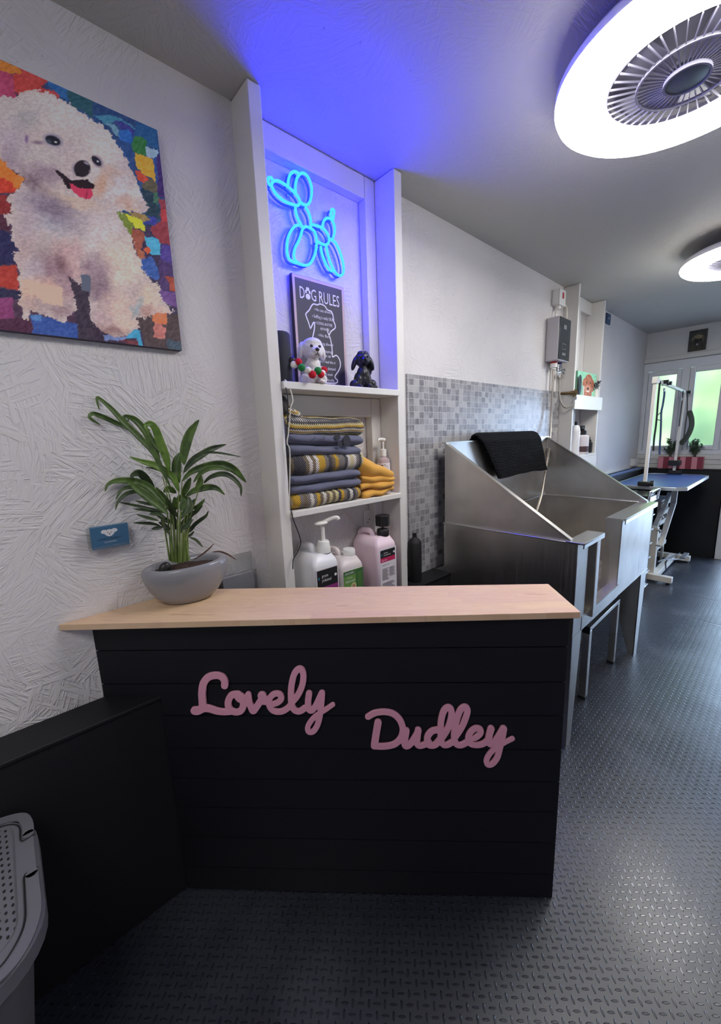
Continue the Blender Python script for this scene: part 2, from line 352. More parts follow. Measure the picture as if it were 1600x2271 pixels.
# ---------------------------------------------------------------- mesh helpers
def V(*a): return Vector(a)
class MB:
    def __init__(s): s.v = []; s.f = []
    def add(s, vs, fs):
        o = len(s.v); s.v += [Vector(v) for v in vs]; s.f += [tuple(i+o for i in f) for f in fs]; return s
    def box(s, x0, x1, y0, y1, z0, z1, m=None):
        vs = [V(x, y, z) for z in (z0, z1) for y in (y0, y1) for x in (x0, x1)]
        if m: vs = [m @ v for v in vs]
        return s.add(vs, [(0, 2, 3, 1), (4, 5, 7, 6), (0, 1, 5, 4), (2, 6, 7, 3), (0, 4, 6, 2), (1, 3, 7, 5)])
    def bar(s, a, b, w, h, upv=(0, 0, 1)):
        a, b = Vector(a), Vector(b); d = (b-a).normalized(); u = Vector(upv)
        sd = d.cross(u)
        if sd.length < 1e-4: sd = d.cross(V(1, 0, 0))
        sd.normalize(); u = sd.cross(d).normalized()
        vs = [p+sd*i*w/2+u*j*h/2 for p in (a, b) for (i, j) in ((-1, -1), (1, -1), (1, 1), (-1, 1))]
        return s.add(vs, [(0, 1, 2, 3)[::-1], (4, 5, 6, 7), (0, 1, 5, 4), (1, 2, 6, 5), (2, 3, 7, 6), (3, 0, 4, 7)])
    def prism(s, pts, vec):
        pts = [Vector(p) for p in pts]; n = len(pts); vec = Vector(vec)
        vs = pts+[p+vec for p in pts]
        return s.add(vs, [tuple(range(n))[::-1], tuple(range(n, 2*n))]+[(i, (i+1) % n, (i+1) % n+n, i+n) for i in range(n)])
    def tube(s, pts, r, n=8, closed=False, caps=True):
        pts = [Vector(p) for p in pts]; k = len(pts)
        rs = r if isinstance(r, (list, tuple)) else [r]*k
        prev = None; rings = []
        for i, p in enumerate(pts):
            if closed: t = pts[(i+1) % k]-pts[i-1]
            else: t = pts[min(i+1, k-1)]-pts[max(i-1, 0)]
            if t.length < 1e-9: t = V(0, 0, 1)
            t.normalize()
            if prev is None:
                prev = t.orthogonal().normalized()
            a = prev-t*prev.dot(t)
            if a.length < 1e-6: a = t.orthogonal()
            a.normalize(); prev = a; b = t.cross(a)
            rings.append([p+(a*math.cos(2*PI*j/n)+b*math.sin(2*PI*j/n))*rs[i] for j in range(n)])
        vs = [v for rg in rings for v in rg]; fs = []
        for i in range(k if closed else k-1):
            i2 = (i+1) % k
            fs += [(i*n+j, i*n+(j+1) % n, i2*n+(j+1) % n, i2*n+j) for j in range(n)]
        if caps and not closed: fs += [tuple(range(n))[::-1], tuple(range((k-1)*n, k*n))]
        return s.add(vs, fs)
    def lathe(s, prof, c=(0, 0, 0), n=32, sx=1, sy=1, m=None, closed=False):
        c = Vector(c); vs = []
        for (r, z) in prof:
            for j in range(n):
                p = V(r*sx*math.cos(2*PI*j/n), r*sy*math.sin(2*PI*j/n), z)
                if m: p = m @ p
                vs.append(c+p)
        k = len(prof); fs = []
        for i in range(k if closed else k-1):
            i2 = (i+1) % k
            fs += [(i*n+j, i*n+(j+1) % n, i2*n+(j+1) % n, i2*n+j) for j in range(n)]
        if not closed:
            fs += [tuple(range(n))[::-1], tuple(range((k-1)*n, k*n))]
        return s.add(vs, fs)
    def ball(s, c, r, nu=16, nv=10, m=None):
        if not isinstance(r, (tuple, list)): r = (r, r, r)
        vs = []; c = Vector(c)
        for i in range(nv+1):
            th = PI*i/nv
            for j in range(nu):
                p = V(r[0]*math.sin(th)*math.cos(2*PI*j/nu), r[1]*math.sin(th)*math.sin(2*PI*j/nu), -r[2]*math.cos(th))
                if m: p = m @ p
                vs.append(c+p)
        fs = [(i*nu+j, i*nu+(j+1) % nu, (i+1)*nu+(j+1) % nu, (i+1)*nu+j) for i in range(nv) for j in range(nu)]
        return s.add(vs, fs)
    def grid(s, fn, nu, nv):
        vs = [fn(i/(nu-1), j/(nv-1)) for j in range(nv) for i in range(nu)]
        return s.add(vs, [(j*nu+i, j*nu+i+1, (j+1)*nu+i+1, (j+1)*nu+i) for j in range(nv-1) for i in range(nu-1)])
    def build(s, name, mat, parent=None, smooth=False, bevel=0, seg=2, sub=0, solid=0, angle=40, clean=True):
        if parent is not None: org = wloc(parent)
        else:
            xs = [v.x for v in s.v]; ys = [v.y for v in s.v]; zs = [v.z for v in s.v]
            org = V((min(xs)+max(xs))/2, (min(ys)+max(ys))/2, min(zs))
        me = bpy.data.meshes.new(name)
        me.from_pydata([v-org for v in s.v], [], s.f); me.validate()
        if clean:
            bm = bmesh.new(); bm.from_mesh(me); bmesh.ops.remove_doubles(bm, verts=bm.verts, dist=1e-6)
            bmesh.ops.recalc_face_normals(bm, faces=bm.faces); bm.to_mesh(me); bm.free()
        me.materials.append(mat if not isinstance(mat, str) else M[mat])
        if smooth or bevel:
            me.shade_smooth(); me.set_sharp_from_angle(angle=math.radians(angle))
        o = bpy.data.objects.new(name, me); col.objects.link(o)
        if parent is not None: o.parent = parent
        else: o.location = org
        if solid:
            md = o.modifiers.new('solid', 'SOLIDIFY'); md.thickness = solid; md.offset = 0
        if bevel:
            md = o.modifiers.new('bevel', 'BEVEL'); md.width = bevel; md.segments = seg; md.limit_method = 'ANGLE'; md.angle_limit = math.radians(35)
        if sub:
            md = o.modifiers.new('sub', 'SUBSURF'); md.levels = sub; md.render_levels = sub
        return o
def wloc(o):
    l = V(0, 0, 0)
    while o is not None: l += o.location; o = o.parent
    return l
def tag(o, label=None, cat=None, group=None, kind=None):
    if label: o['label'] = label
    if cat: o['category'] = cat
    if group: o['group'] = group
    if kind: o['kind'] = kind
    return o
def thing(name, label, cat, loc, group=None):
    o = bpy.data.objects.new(name, None); col.objects.link(o); o.location = Vector(loc); o.empty_display_size = .05
    return tag(o, label, cat, group)
def struct(o): o['kind'] = 'structure'; return o
def rotm(axis, deg, piv=(0, 0, 0)):
    piv = Vector(piv); return Matrix.Translation(piv) @ Matrix.Rotation(math.radians(deg), 4, axis) @ Matrix.Translation(-piv)
def smooth_path(pts, per=8, closed=False):
    pts = [Vector(p) for p in pts]; n = len(pts); out = []
    for i in range(n if closed else n-1):
        p0 = pts[i-1] if (closed or i > 0) else pts[0]*2-pts[1]
        p1 = pts[i]; p2 = pts[(i+1) % n]
        p3 = pts[(i+2) % n] if (closed or i+2 < n) else pts[-1]*2-pts[-2]
        for k in range(per):
            t = k/per
            out.append(.5*((2*p1)+(p2-p0)*t+(2*p0-5*p1+4*p2-p3)*t*t+(3*p1-p0-3*p2+p3)*t**3))
    if not closed: out.append(pts[-1])
    return out
def ribbon(mb, pts, widths, nrm, th):
    """a flat stroke with round ends: centre line pts, width per point, extruded th along nrm"""
    n = len(pts); nrm = Vector(nrm).normalized()
    L = []; R = []
    for i, p in enumerate(pts):
        t = (pts[min(i+1, n-1)]-pts[max(i-1, 0)]).normalized(); sd = t.cross(nrm).normalized()
        L.append(p+sd*widths[i]/2); R.append(p-sd*widths[i]/2)
    for i in range(n-1):
        q = [L[i], L[i+1], R[i+1], R[i]]; mb.prism(q, nrm*th)
    for i in (0, n-1):
        r = widths[i]/2; t = V(0, 0, 1).cross(nrm); t = t.normalized() if t.length > .01 else V(1, 0, 0); w = nrm.cross(t)
        mb.prism([pts[i]+(t*math.cos(2*PI*k/14)+w*math.sin(2*PI*k/14))*r for k in range(14)], nrm*th)
    for i in range(1, n-1):
        r = widths[i]/2*.995; t = V(0, 0, 1).cross(nrm); t = t.normalized() if t.length > .01 else V(1, 0, 0); w = nrm.cross(t)
        mb.prism([pts[i]+(t*math.cos(2*PI*k/10)+w*math.sin(2*PI*k/10))*r for k in range(10)], nrm*th*.99)
def text_mb(mb, s, origin, xdir, ydir, size, depth=.0006, width=None, shear=0):
    cu = bpy.data.curves.new('t', 'FONT'); cu.body = s; cu.size = 1; cu.resolution_u = 2; cu.shear = shear
    o = bpy.data.objects.new('t', cu); col.objects.link(o)
    dg = bpy.context.evaluated_depsgraph_get(); dg.update()
    me = bpy.data.meshes.new_from_object(o.evaluated_get(dg))
    xd = Vector(xdir).normalized(); yd = Vector(ydir).normalized(); nd = xd.cross(yd)
    xs = [v.co.x for v in me.vertices] or [0]
    w0, w1 = min(xs), max(xs)
    kx = width/(w1-w0) if width else size
    org = Vector(origin)
    vs = [org+xd*((v.co.x-w0)*kx)+yd*(v.co.y*size)+nd*depth for v in me.vertices]
    mb.add(vs, [tuple(p.vertices) for p in me.polygons])
    bpy.data.objects.remove(o); bpy.data.curves.remove(cu); bpy.data.meshes.remove(me)
    return (w1-w0)*kx
def ellipse_pts(c, rx, rz, n=24, xd=(1, 0, 0), yd=(0, 0, 1)):
    c = Vector(c); xd = Vector(xd); yd = Vector(yd)
    return [c+xd*rx*math.cos(2*PI*i/n)+yd*rz*math.sin(2*PI*i/n) for i in range(n)]
def pillow(mb, c, h, e=3.0, ex=5.0, nu=36, nv=44, amp=.004, freq=9, seed=0, m=None, warp=None):
    c = Vector(c)
    for_v = []
    def sgn(v, p): return math.copysign(abs(v)**p, v)
    vs = []
    for i in range(nv):
        t = -math.cos(PI*i/(nv-1)); r = max(0.0, 1-abs(t)**ex)**(1/ex)
        r = max(r, .02)
        for j in range(nu):
            a = 2*PI*j/nu
            p = V(h[0]*t, h[1]*r**.5*sgn(math.cos(a), 2/e), h[2]*r*sgn(math.sin(a), 2/e))
            if warp: p = warp(p)
            q = p+V(seed, seed*.7, seed*.3)
            p += V(.3, 1, 1)*noise.noise(q*freq)*amp*2
            if m: p = m @ p
            vs.append(c+p)
    fs = [(i*nu+j, i*nu+(j+1) % nu, (i+1)*nu+(j+1) % nu, (i+1)*nu+j) for i in range(nv-1) for j in range(nu)]
    fs += [tuple(range(nu))[::-1], tuple(range((nv-1)*nu, nv*nu))]
    return mb.add(vs, fs)
def rrect(x0, x1, z0, z1, r, y, n=6):
    out = []
    for cx, cz, a0 in ((x1-r, z1-r, 0), (x0+r, z1-r, 90), (x0+r, z0+r, 180), (x1-r, z0+r, 270)):
        for k in range(n+1):
            a = math.radians(a0+90*k/n); out.append(V(cx+r*math.cos(a), y, cz+r*math.sin(a)))
    return out
# ================================================================ the room
WY = 1.43; CZ = 2.69; XF = 6.2; XB = -1.7; YR = -1.9
mb = MB().box(XB, XF, YR, WY+.09, -.06, 0); struct(mb.build('floor', 'floor'))
mb = MB().box(XB-.1, XF+.1, YR-.1, WY+.12, CZ, CZ+.08); struct(mb.build('ceiling', 'ceiling'))
mb = MB()
for a, b in ((XB, .767), (1.498, 3.60), (4.27, XF+.1)): mb.box(a, b, WY, WY+.045, 0, CZ)
mb.box(XB, XF+.1, WY+.045, WY+.09, 0, CZ)
struct(mb.build('wall_left', 'osb'))
mb = MB().box(XB, XF+.1, YR-.1, YR, 0, CZ); struct(mb.build('wall_right', 'osb'))
mb = MB().box(XB-.1, XB, YR, WY+.09, 0, CZ); struct(mb.build('wall_back', 'osb_x'))
mb = MB()
mb.box(XF, XF+.1, .50, WY, 0, 1.25).box(XF, XF+.1, YR, WY, 2.33, CZ).box(XF, XF+.1, .50, .60, 1.25, 2.33)
mb.box(XF, XF+.1, -1.15, .50, 2.14, 2.33).box(XF, XF+.1, YR, -1.15, 0, 2.33)
struct(mb.build('wall_far', 'osb_x'))
# window: fixed frame, two sashes with frosted panes
mb = MB()
mb.box(XF-.02, XF+.06, .60, WY, 2.235, 2.33).box(XF-.02, XF+.06, .60, WY, 1.215, 1.262)
mb.box(XF-.02, XF+.06, .975, 1.048, 1.262, 2.235).box(XF-.02, XF+.06, 1.384, WY, 1.262, 2.235).box(XF-.02, XF+.06, .60, .636, 1.262, 2.235)
struct(mb.build('trim_1', 'white_upvc', bevel=.004))
mb = MB().box(XF-.035, XF, .50, WY, 2.335, 2.385); struct(mb.build('trim_2', 'white_paint_far', bevel=.004))
for k, (y0, y1) in enumerate(((1.050, 1.382), (.638, .973))):
    mb = MB(); a, b, c, d = y0+.048, y1-.055, 1.322, 2.172
    if k == 1: a, b = y0+.05, y1-.05
    mb.box(XF-.005, XF+.05, y0, a, 1.264, 2.228).box(XF-.005, XF+.05, b, y1, 1.264, 2.228)
    mb.box(XF-.005, XF+.05, a, b, 1.264, c).box(XF-.005, XF+.05, a, b, d, 2.228)
    w = struct(mb.build('window_%d' % (k+1), 'white_upvc', bevel=.006))
    MB().box(XF+.018, XF+.026, a, b, c, d).build('pane', 'frosted', w)
    hb = MB().box(XF-.022, XF-.005, (a+b)/2-.05, (a+b)/2+.03, 1.285, 1.303); hb.box(XF-.035, XF-.018, (a+b)/2-.05, (a+b)/2+.05, 1.300, 1.312)
    hb.build('window_handle', 'white_upvc', w, bevel=.003)
# white boarding with ledges under the window
mb = MB()
for k, (z0, z1, d) in enumerate(((1.045, 1.098, .018), (1.100, 1.155, .026), (1.157, 1.214, .034))): mb.box(XF-d, XF, .50, WY, z0, z1)
struct(mb.build('trim_3', 'white_paint_far', bevel=.004))
# black dado: low near the desk, high round the grooming corner
mb = MB().box(XB, 1.86, 1.302, WY, 0, .75).box(XB, 1.86, 1.296, WY, .75, .762); struct(mb.build('trim_4', 'black_dado', bevel=.003))
mb = MB().box(4.3, XF, 1.302, WY, 0, 1.04).box(4.3, XF, 1.29, WY, 1.04, 1.052); struct(mb.build('trim_5', 'black_dado', bevel=.003))
mb = MB().box(6.10, XF, .555, 1.302, 0, 1.034).box(6.09, XF, .548, 1.302, 1.034, 1.046); struct(mb.build('trim_6', 'black_dado', bevel=.003))
# far door: frame with the leaf standing open outwards
mb = MB().box(6.08, XF+.1, .455, .545, 0, 2.14).box(XF-.01, XF+.1, -1.15, -1.09, 0, 2.14).box(XF-.01, XF+.1, -1.09, .455, 2.08, 2.14)
d1 = struct(mb.build('door_1', 'white_upvc', bevel=.004))
mb = MB().box(XF+.11, XF+.92, -1.20, -1.16, .02, 2.06); lf = mb.build('door_leaf', 'white_upvc', d1, bevel=.004)
MB().bar((XF+.84, -1.155, 1.0), (XF+.84, -1.13, 1.0), .02, .02).bar((XF+.85, -1.13, 1.0), (XF+.74, -1.13, 1.0), .018, .018).build('door_handle', 'chrome', lf)
MB().box(XF-.02, XF+.1, -1.09, .455, 0, .02).build('threshold', 'timber', d1)
# outside
mb = MB().box(XF+.1, XF+9, -8, 8, -.12, -.04); tag(struct(mb.build('floor_outside', 'paving')), 'pale paved yard outside the far window')
for k, (cx, cy, hx, hy, hz) in enumerate(((9.1, 2.75, .6, 1.1, 2.4), (7.9, .95, .5, .62, 1.95), (9.6, 4.9, .6, 1.0, 1.5))):
    def hf(u, v):
        th = PI*v; ph = 2*PI*u
        p = V(hx*math.sin(th)*math.cos(ph), hy*math.sin(th)*math.sin(ph), -hz*math.cos(th))
        return V(cx, cy, hz-.05)+p*(1+.16*noise.noise(p*3+V(k, 0, 0))+.09*noise.noise(p*9))
    h = MB().grid(hf, 64, 48).build('hedge', 'hedge', None, smooth=True, angle=80)
    tag(h, ['green hedge seen blurred through the left frosted pane', 'green hedge seen blurred through the right frosted pane', 'green hedge standing furthest left outside the window'][k], 'hedge', 'hedges outside the window')

# ================================================================ reception counter
BR_ = V(1.164, .399, 0); AA = math.radians(45.2)
dL = V(-math.cos(AA), math.sin(AA), 0); nF = V(-math.sin(AA), -math.cos(AA), 0); nB = -nF
def cp(s, t, z): return BR_+dL*s+nB*t+V(0, 0, z)
def smax(t, y): return (y-.399-t*math.cos(AA))/math.sin(AA)
counter = thing('reception_counter', 'black panelled reception counter with a pine top set across the corner', 'counter', cp(.7, .1, 0))
zs = [0.0]+[atp(800, y, BR_, nF).z for y in (1931, 1863, 1796, 1731, 1662, 1588.5, 1516, 1439.5)]+[1.020]
mb = MB()
for z0, z1 in zip(zs[:-1], zs[1:]):
    zl = z0+.0035; y_w = 1.43 if z0 > .70 else 1.296
    for (za, zb, yw) in (((zl, z1, 1.43),) if z0 >= .762 else (((zl, z1, 1.296),) if z1 <= .762 else ((zl, .762, 1.296), (.762, z1, 1.43)))):
        mb.prism([cp(0, 0, za), cp(smax(0, yw)-.002, 0, za), cp(smax(.016, yw)-.002, .016, za), cp(0, .016, za)], V(0, 0, zb-za))
mb.build('front_panel', 'black_wood', counter)
mb = MB().prism([cp(.004, .016, 0), cp(.004, .2, 0), cp(.03, .2, 0), cp(.03, .016, 0)], V(0, 0, 1.018))
mb.build('side_panel', 'black_wood', counter)
mb = MB()
for za, zb, yw in ((0, .75, 1.29), (.764, 1.018, 1.428)):
    mb.prism([cp(.03, .0165, za), cp(smax(.0165, yw)-.006, .0165, za), cp(smax(.026, yw)-.006, .026, za), cp(.03, .026, za)], V(0, 0, zb-za))
mb.build('backing_board', 'black_wood', counter)
mb = MB().prism([cp(-.021, -.018, 1.0205), cp(smax(-.056, 1.4295)-.001, -.056, 1.0205), cp(smax(.212, 1.4295)-.001, .212, 1.0205), cp(-.021, .204, 1.0205)], V(0, 0, .020))
mb.build('countertop', 'pine', counter, bevel=.0015)
# letters
def word(name, label, strokes, zoom, ox, oy):
    mb = MB(); p0 = BR_+nF*.003; th = .008
    for pts, w0, w1 in strokes:
        P = [atp(ox+x/zoom, oy+y/zoom, p0, nF) for x, y in pts]
        Q = smooth_path(P, 7); n = len(Q)
        depth = (Q[0]-CAM).dot(fw)
        ws = [(w0+(w1-w0)*i/(n-1))/zoom*depth/CF for i in range(n)]
        ribbon(mb, Q, ws, nF, th)
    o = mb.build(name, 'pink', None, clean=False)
    bm = bmesh.new(); bm.from_mesh(o.data); bmesh.ops.recalc_face_normals(bm, faces=bm.faces); bm.to_mesh(o.data); bm.free()
    md = o.modifiers.new('join', 'REMESH'); md.mode = 'VOXEL'; md.voxel_size = .0011; md.use_smooth_shade = True
    return tag(o, label, 'sign')
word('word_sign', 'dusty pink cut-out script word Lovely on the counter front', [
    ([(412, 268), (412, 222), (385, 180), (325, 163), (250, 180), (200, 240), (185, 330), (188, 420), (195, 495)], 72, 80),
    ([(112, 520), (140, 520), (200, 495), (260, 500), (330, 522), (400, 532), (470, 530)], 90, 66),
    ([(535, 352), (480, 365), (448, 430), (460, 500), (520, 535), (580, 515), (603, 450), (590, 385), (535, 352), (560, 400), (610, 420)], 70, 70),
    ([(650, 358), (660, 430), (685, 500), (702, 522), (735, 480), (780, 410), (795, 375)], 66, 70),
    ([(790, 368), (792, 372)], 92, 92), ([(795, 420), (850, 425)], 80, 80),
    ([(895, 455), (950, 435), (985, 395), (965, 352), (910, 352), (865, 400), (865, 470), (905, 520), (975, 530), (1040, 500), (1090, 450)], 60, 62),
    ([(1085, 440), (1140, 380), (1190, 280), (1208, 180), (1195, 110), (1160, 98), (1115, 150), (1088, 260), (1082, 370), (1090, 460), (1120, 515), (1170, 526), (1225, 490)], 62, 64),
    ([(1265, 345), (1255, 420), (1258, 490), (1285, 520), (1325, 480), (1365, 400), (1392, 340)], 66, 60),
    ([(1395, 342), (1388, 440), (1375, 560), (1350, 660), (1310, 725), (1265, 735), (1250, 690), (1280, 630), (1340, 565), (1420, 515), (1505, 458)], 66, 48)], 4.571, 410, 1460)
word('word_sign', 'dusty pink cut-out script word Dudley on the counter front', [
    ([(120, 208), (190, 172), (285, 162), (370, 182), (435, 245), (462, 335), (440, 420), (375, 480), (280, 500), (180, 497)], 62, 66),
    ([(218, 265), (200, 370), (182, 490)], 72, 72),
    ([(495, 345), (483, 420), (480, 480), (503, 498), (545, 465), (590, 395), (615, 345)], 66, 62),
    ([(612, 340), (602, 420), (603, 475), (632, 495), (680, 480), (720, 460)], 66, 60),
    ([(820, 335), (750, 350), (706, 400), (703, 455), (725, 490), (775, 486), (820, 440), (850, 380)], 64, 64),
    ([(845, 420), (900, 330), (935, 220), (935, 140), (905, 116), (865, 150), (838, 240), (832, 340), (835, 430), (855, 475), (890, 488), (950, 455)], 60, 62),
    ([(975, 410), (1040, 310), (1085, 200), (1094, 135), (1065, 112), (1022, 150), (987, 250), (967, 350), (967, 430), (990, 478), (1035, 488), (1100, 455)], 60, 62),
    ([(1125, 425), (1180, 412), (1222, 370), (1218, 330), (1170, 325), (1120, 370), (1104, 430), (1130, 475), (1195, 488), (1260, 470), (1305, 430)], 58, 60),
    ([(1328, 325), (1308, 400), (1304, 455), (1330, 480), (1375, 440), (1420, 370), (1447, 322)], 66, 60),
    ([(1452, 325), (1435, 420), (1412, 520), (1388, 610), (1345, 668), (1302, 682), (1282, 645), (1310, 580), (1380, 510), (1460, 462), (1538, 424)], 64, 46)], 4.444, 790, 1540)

# ================================================================ shelf unit in the alcove
su = thing('shelf_unit', 'white timber alcove shelf unit under the blue neon dog', 'shelf', (1.13, 1.4, .762))
MB().box(.767, .815, 1.312, WY+.044, .763, CZ-.002).build('side_board', 'white_wood', su, bevel=.003)
MB().box(1.449, 1.498, 1.312, WY+.044, .763, CZ-.002).build('side_board', 'white_wood', su, bevel=.003)
MB().box(.816, 1.448, 1.300, WY+.044, 1.740, 1.768).build('shelf', 'white_wood', su, bevel=.003)
MB().box(.816, 1.448, 1.300, WY+.044, 1.255, 1.280).build('shelf', 'white_wood', su, bevel=.003)
MB().box(.816, 1.384, WY, WY+.044, 2.598, CZ-.002).build('rail', 'white_wood', su, bevel=.003)
MB().box(.816, 1.384, WY, WY+.044, 1.652, 1.738).build('rail', 'white_wood', su, bevel=.003)
for z0, z1 in ((.763, 1.254), (1.281, 1.739), (1.769, CZ-.002)):
    MB().box(1.386, 1.447, WY, WY+.044, z0, z1).build('stud', 'white_wood', su, bevel=.003)
# second alcove beyond the bath
s2 = thing('shelf_unit', 'narrow white alcove shelf unit beyond the dog bath', 'shelf', (3.93, 1.4, 1.0))
MB().box(3.602, 3.628, 1.315, WY+.044, .62, CZ-.002).build('side_board', 'white_wood', s2, bevel=.002)
MB().box(4.238, 4.268, 1.325, WY+.044, .62, CZ-.002).build('side_board', 'white_wood', s2, bevel=.002)
MB().box(3.629, 4.237, 1.32, WY+.044, 1.815, 1.838).build('shelf', 'white_wood', s2, bevel=.002)
MB().box(3.601, 4.269, 1.298, 1.314, 1.725, 1.842).build('fascia_board', 'white_gloss', s2, bevel=.002)
MB().box(3.629, 4.237, 1.31, WY+.044, 1.315, 1.335).build('shelf', 'white_wood', s2, bevel=.002)
MB().box(3.629, 4.237, 1.305, 1.318, 1.17, 1.314).build('fascia_board', 'white_wood', s2, bevel=.002)
MB().box(3.629, 4.237, WY, WY+.044, 2.58, CZ-.002).build('rail', 'white_wood', s2, bevel=.002)
MB().box(3.93, 3.99, WY, WY+.044, 1.839, 2.579).build('stud', 'white_wood', s2, bevel=.002)
MB().box(3.93, 3.99, WY, WY+.044, 1.336, 1.814).build('stud', 'white_wood', s2, bevel=.002)

# mosaic board on the wall behind the bath
mb = MB().box(1.64, 3.598, WY-.010, WY-.001, .763, 1.872)
o = struct(mb.build('trim_7', 'mosaic')); tag(o, 'grey mosaic-pattern splashback board on the wall behind the bath')

# ================================================================ dog bath
tub = thing('dog_bath', 'stainless steel dog bath with high sloped sides and front opening', 'bath', (2.53, .98, 0))
X0, X1, Y0, Y1, ZF, ZR, ZS = 1.86, 3.22, .622, 1.345, .615, 1.050, 1.508
mb = MB()
mb.box(X0, X0+.006, Y0, Y1, ZF-.02, ZR).box(X1-.006, X1, Y0, Y1, ZF-.02, ZR).box(X0, X1, Y1-.006, Y1, ZF-.02, ZR)
mb.box(X0, 1.99, Y0, Y0+.006, ZF-.02, ZR).box(2.515, X1, Y0, Y0+.006, ZF-.02, ZR)
mb.box(2.515, 2.521, Y0, Y0+.085, ZF, ZR)                               # return edge of the right front
mb.box(1.99, 1.996, Y0, Y0+.05, ZF, ZR).box(1.996, 2.072, Y0+.044, Y0+.05, ZF, ZR)
mb.box(1.97, 2.53, Y0-.002, Y0+.004, ZF-.02, .668).box(2.0, 2.53, Y0-.002, Y0+.05, .662, .668)
mb.build('basin', 'steel', tub, bevel=.0015)
MB().box(2.072, 2.118, .606, .668, .632, ZR).build('opening_post', 'steel', tub, bevel=.003)
MB().box(X0+.006, X1-.006, Y0+.006, Y1-.006, ZF, ZF+.012).build('basin_floor', 'tub_floor', tub)
# rolled rim
MB().box(X0-.012, X0+.03, Y0-.01, Y1, ZR, ZR+.007).build('rim', 'steel_edge', tub, bevel=.002)
MB().box(X1-.03, X1+.01, Y0+.05, Y1, ZR, ZR+.007).build('rim', 'steel_edge', tub, bevel=.002)
MB().box(X0-.012, 2.122, .592, .672, ZR+.001, ZR+.009).box(X0-.012, 2.122, .592, .597, ZR-.016, ZR+.009).build('front_cap', 'steel_edge', tub, bevel=.002)
MB().box(2.508, X1+.012, .604, .700, ZR+.001, ZR+.009).box(2.508, X1+.012, .604, .609, ZR-.022, ZR+.009).build('front_cap', 'steel_edge', tub, bevel=.002)
for xx, sgn in ((X0+.004, 1), (X1-.008, -1)):
    sp = MB().prism([(xx, Y1-.004, ZR+.008), (xx, .655, ZR+.008), (xx, Y1-.004, ZS)], V(.005, 0, 0)).build('side_splash', 'steel', tub)
    a, b = V(xx, .655, ZR+.010), V(xx, Y1, ZS)
    MB().bar(a+V(sgn*.010, 0, .002), b+V(sgn*.010, 0, .002), .030, .006, (0, .55, .84)).build('folded_edge', 'steel_edge', sp)
bs = MB().box(X0+.01, X1-.01, Y1-.004, Y1+.002, ZR+.008, ZS).build('back_splash', 'steel', tub)
MB().box(X0, X1, Y1-.012, Y1+.014, ZS-.002, ZS+.005).build('folded_edge', 'steel_edge', bs)
rg = MB().bar((2.14, Y1-.004, 1.37), (2.14, Y1-.028, 1.37), .03, .012)
rg.tube([V(2.14, Y1-.03, 1.355)+V(0, -.003, 0)+V(.018*math.cos(2*PI*i/16), 0, .018*math.sin(2*PI*i/16)) for i in range(16)], .003, 6, True)
rg.build('tether_ring', 'chrome', tub)
for (xa, sg, xt, xb) in ((3.066, 1, .14, .075), (1.995, -1, .12, .055)):
    mb = MB()
    for yy in (Y0+.004,):
        mb.prism([(xa, yy, ZF-.01), (xa+sg*xt, yy, ZF-.01), (xa+sg*xb, yy, 0), (xa, yy, 0)] if sg > 0 else [(xa, yy, ZF-.01), (xa+sg*xt, yy, ZF-.01), (xa+sg*xt*.98, yy, 0), (xa+sg*xb, yy, 0)], V(0, .004, 0))
        sx = xa if sg > 0 else xa+sg*xt*.98
        mb.prism([(sx, yy, ZF-.01), (sx, yy+.20, ZF-.01), (sx, yy+.035, 0), (sx, yy, 0)], V(.004, 0, 0))
    mb.build('leg', 'steel', tub)
for (xa, sg) in ((3.066, 1), (1.88, 1)):
    mb = MB().prism([(xa, Y1-.008, ZF-.01), (xa+.12, Y1-.008, ZF-.01), (xa+.06, Y1-.008, 0), (xa, Y1-.008, 0)], V(0, .004, 0))
    mb.prism([(xa, Y1-.008, ZF-.01), (xa, Y1-.20, ZF-.01), (xa, Y1-.04, 0), (xa, Y1-.008, 0)], V(.004, 0, 0)); mb.build('leg', 'steel', tub)

# steel step standing under the opening of the bath
st = thing('step_frame', 'low square-tube steel step frame standing under the bath opening', 'step', (2.6, .85, 0))
for (x, y) in ((2.352, .708), (2.872, .708), (2.352, 1.06), (2.872, 1.06)):
    l = MB().box(x-.019, x+.019, y-.019, y+.019, .01, .425).build('leg', 'steel', st, bevel=.002)
    MB().box(x-.021, x+.021, y-.021, y+.021, .0, .012).build('foot_cap', 'dark_plastic', l)
MB().box(2.333, 2.891, .689, .727, .427, .452).build('rail', 'steel', st, bevel=.002)
MB().box(2.333, 2.891, 1.041, 1.079, .427, .452).build('rail', 'steel', st, bevel=.002)
for x in (2.352, 2.872): MB().box(x-.019, x+.019, .727, 1.041, .427, .452).build('rail', 'steel', st, bevel=.002)
for x in (2.332, 2.892):
    MB().box(x-.003, x+.003, .688, .728, .412, .453).build('end_cap', 'dark_plastic', st)

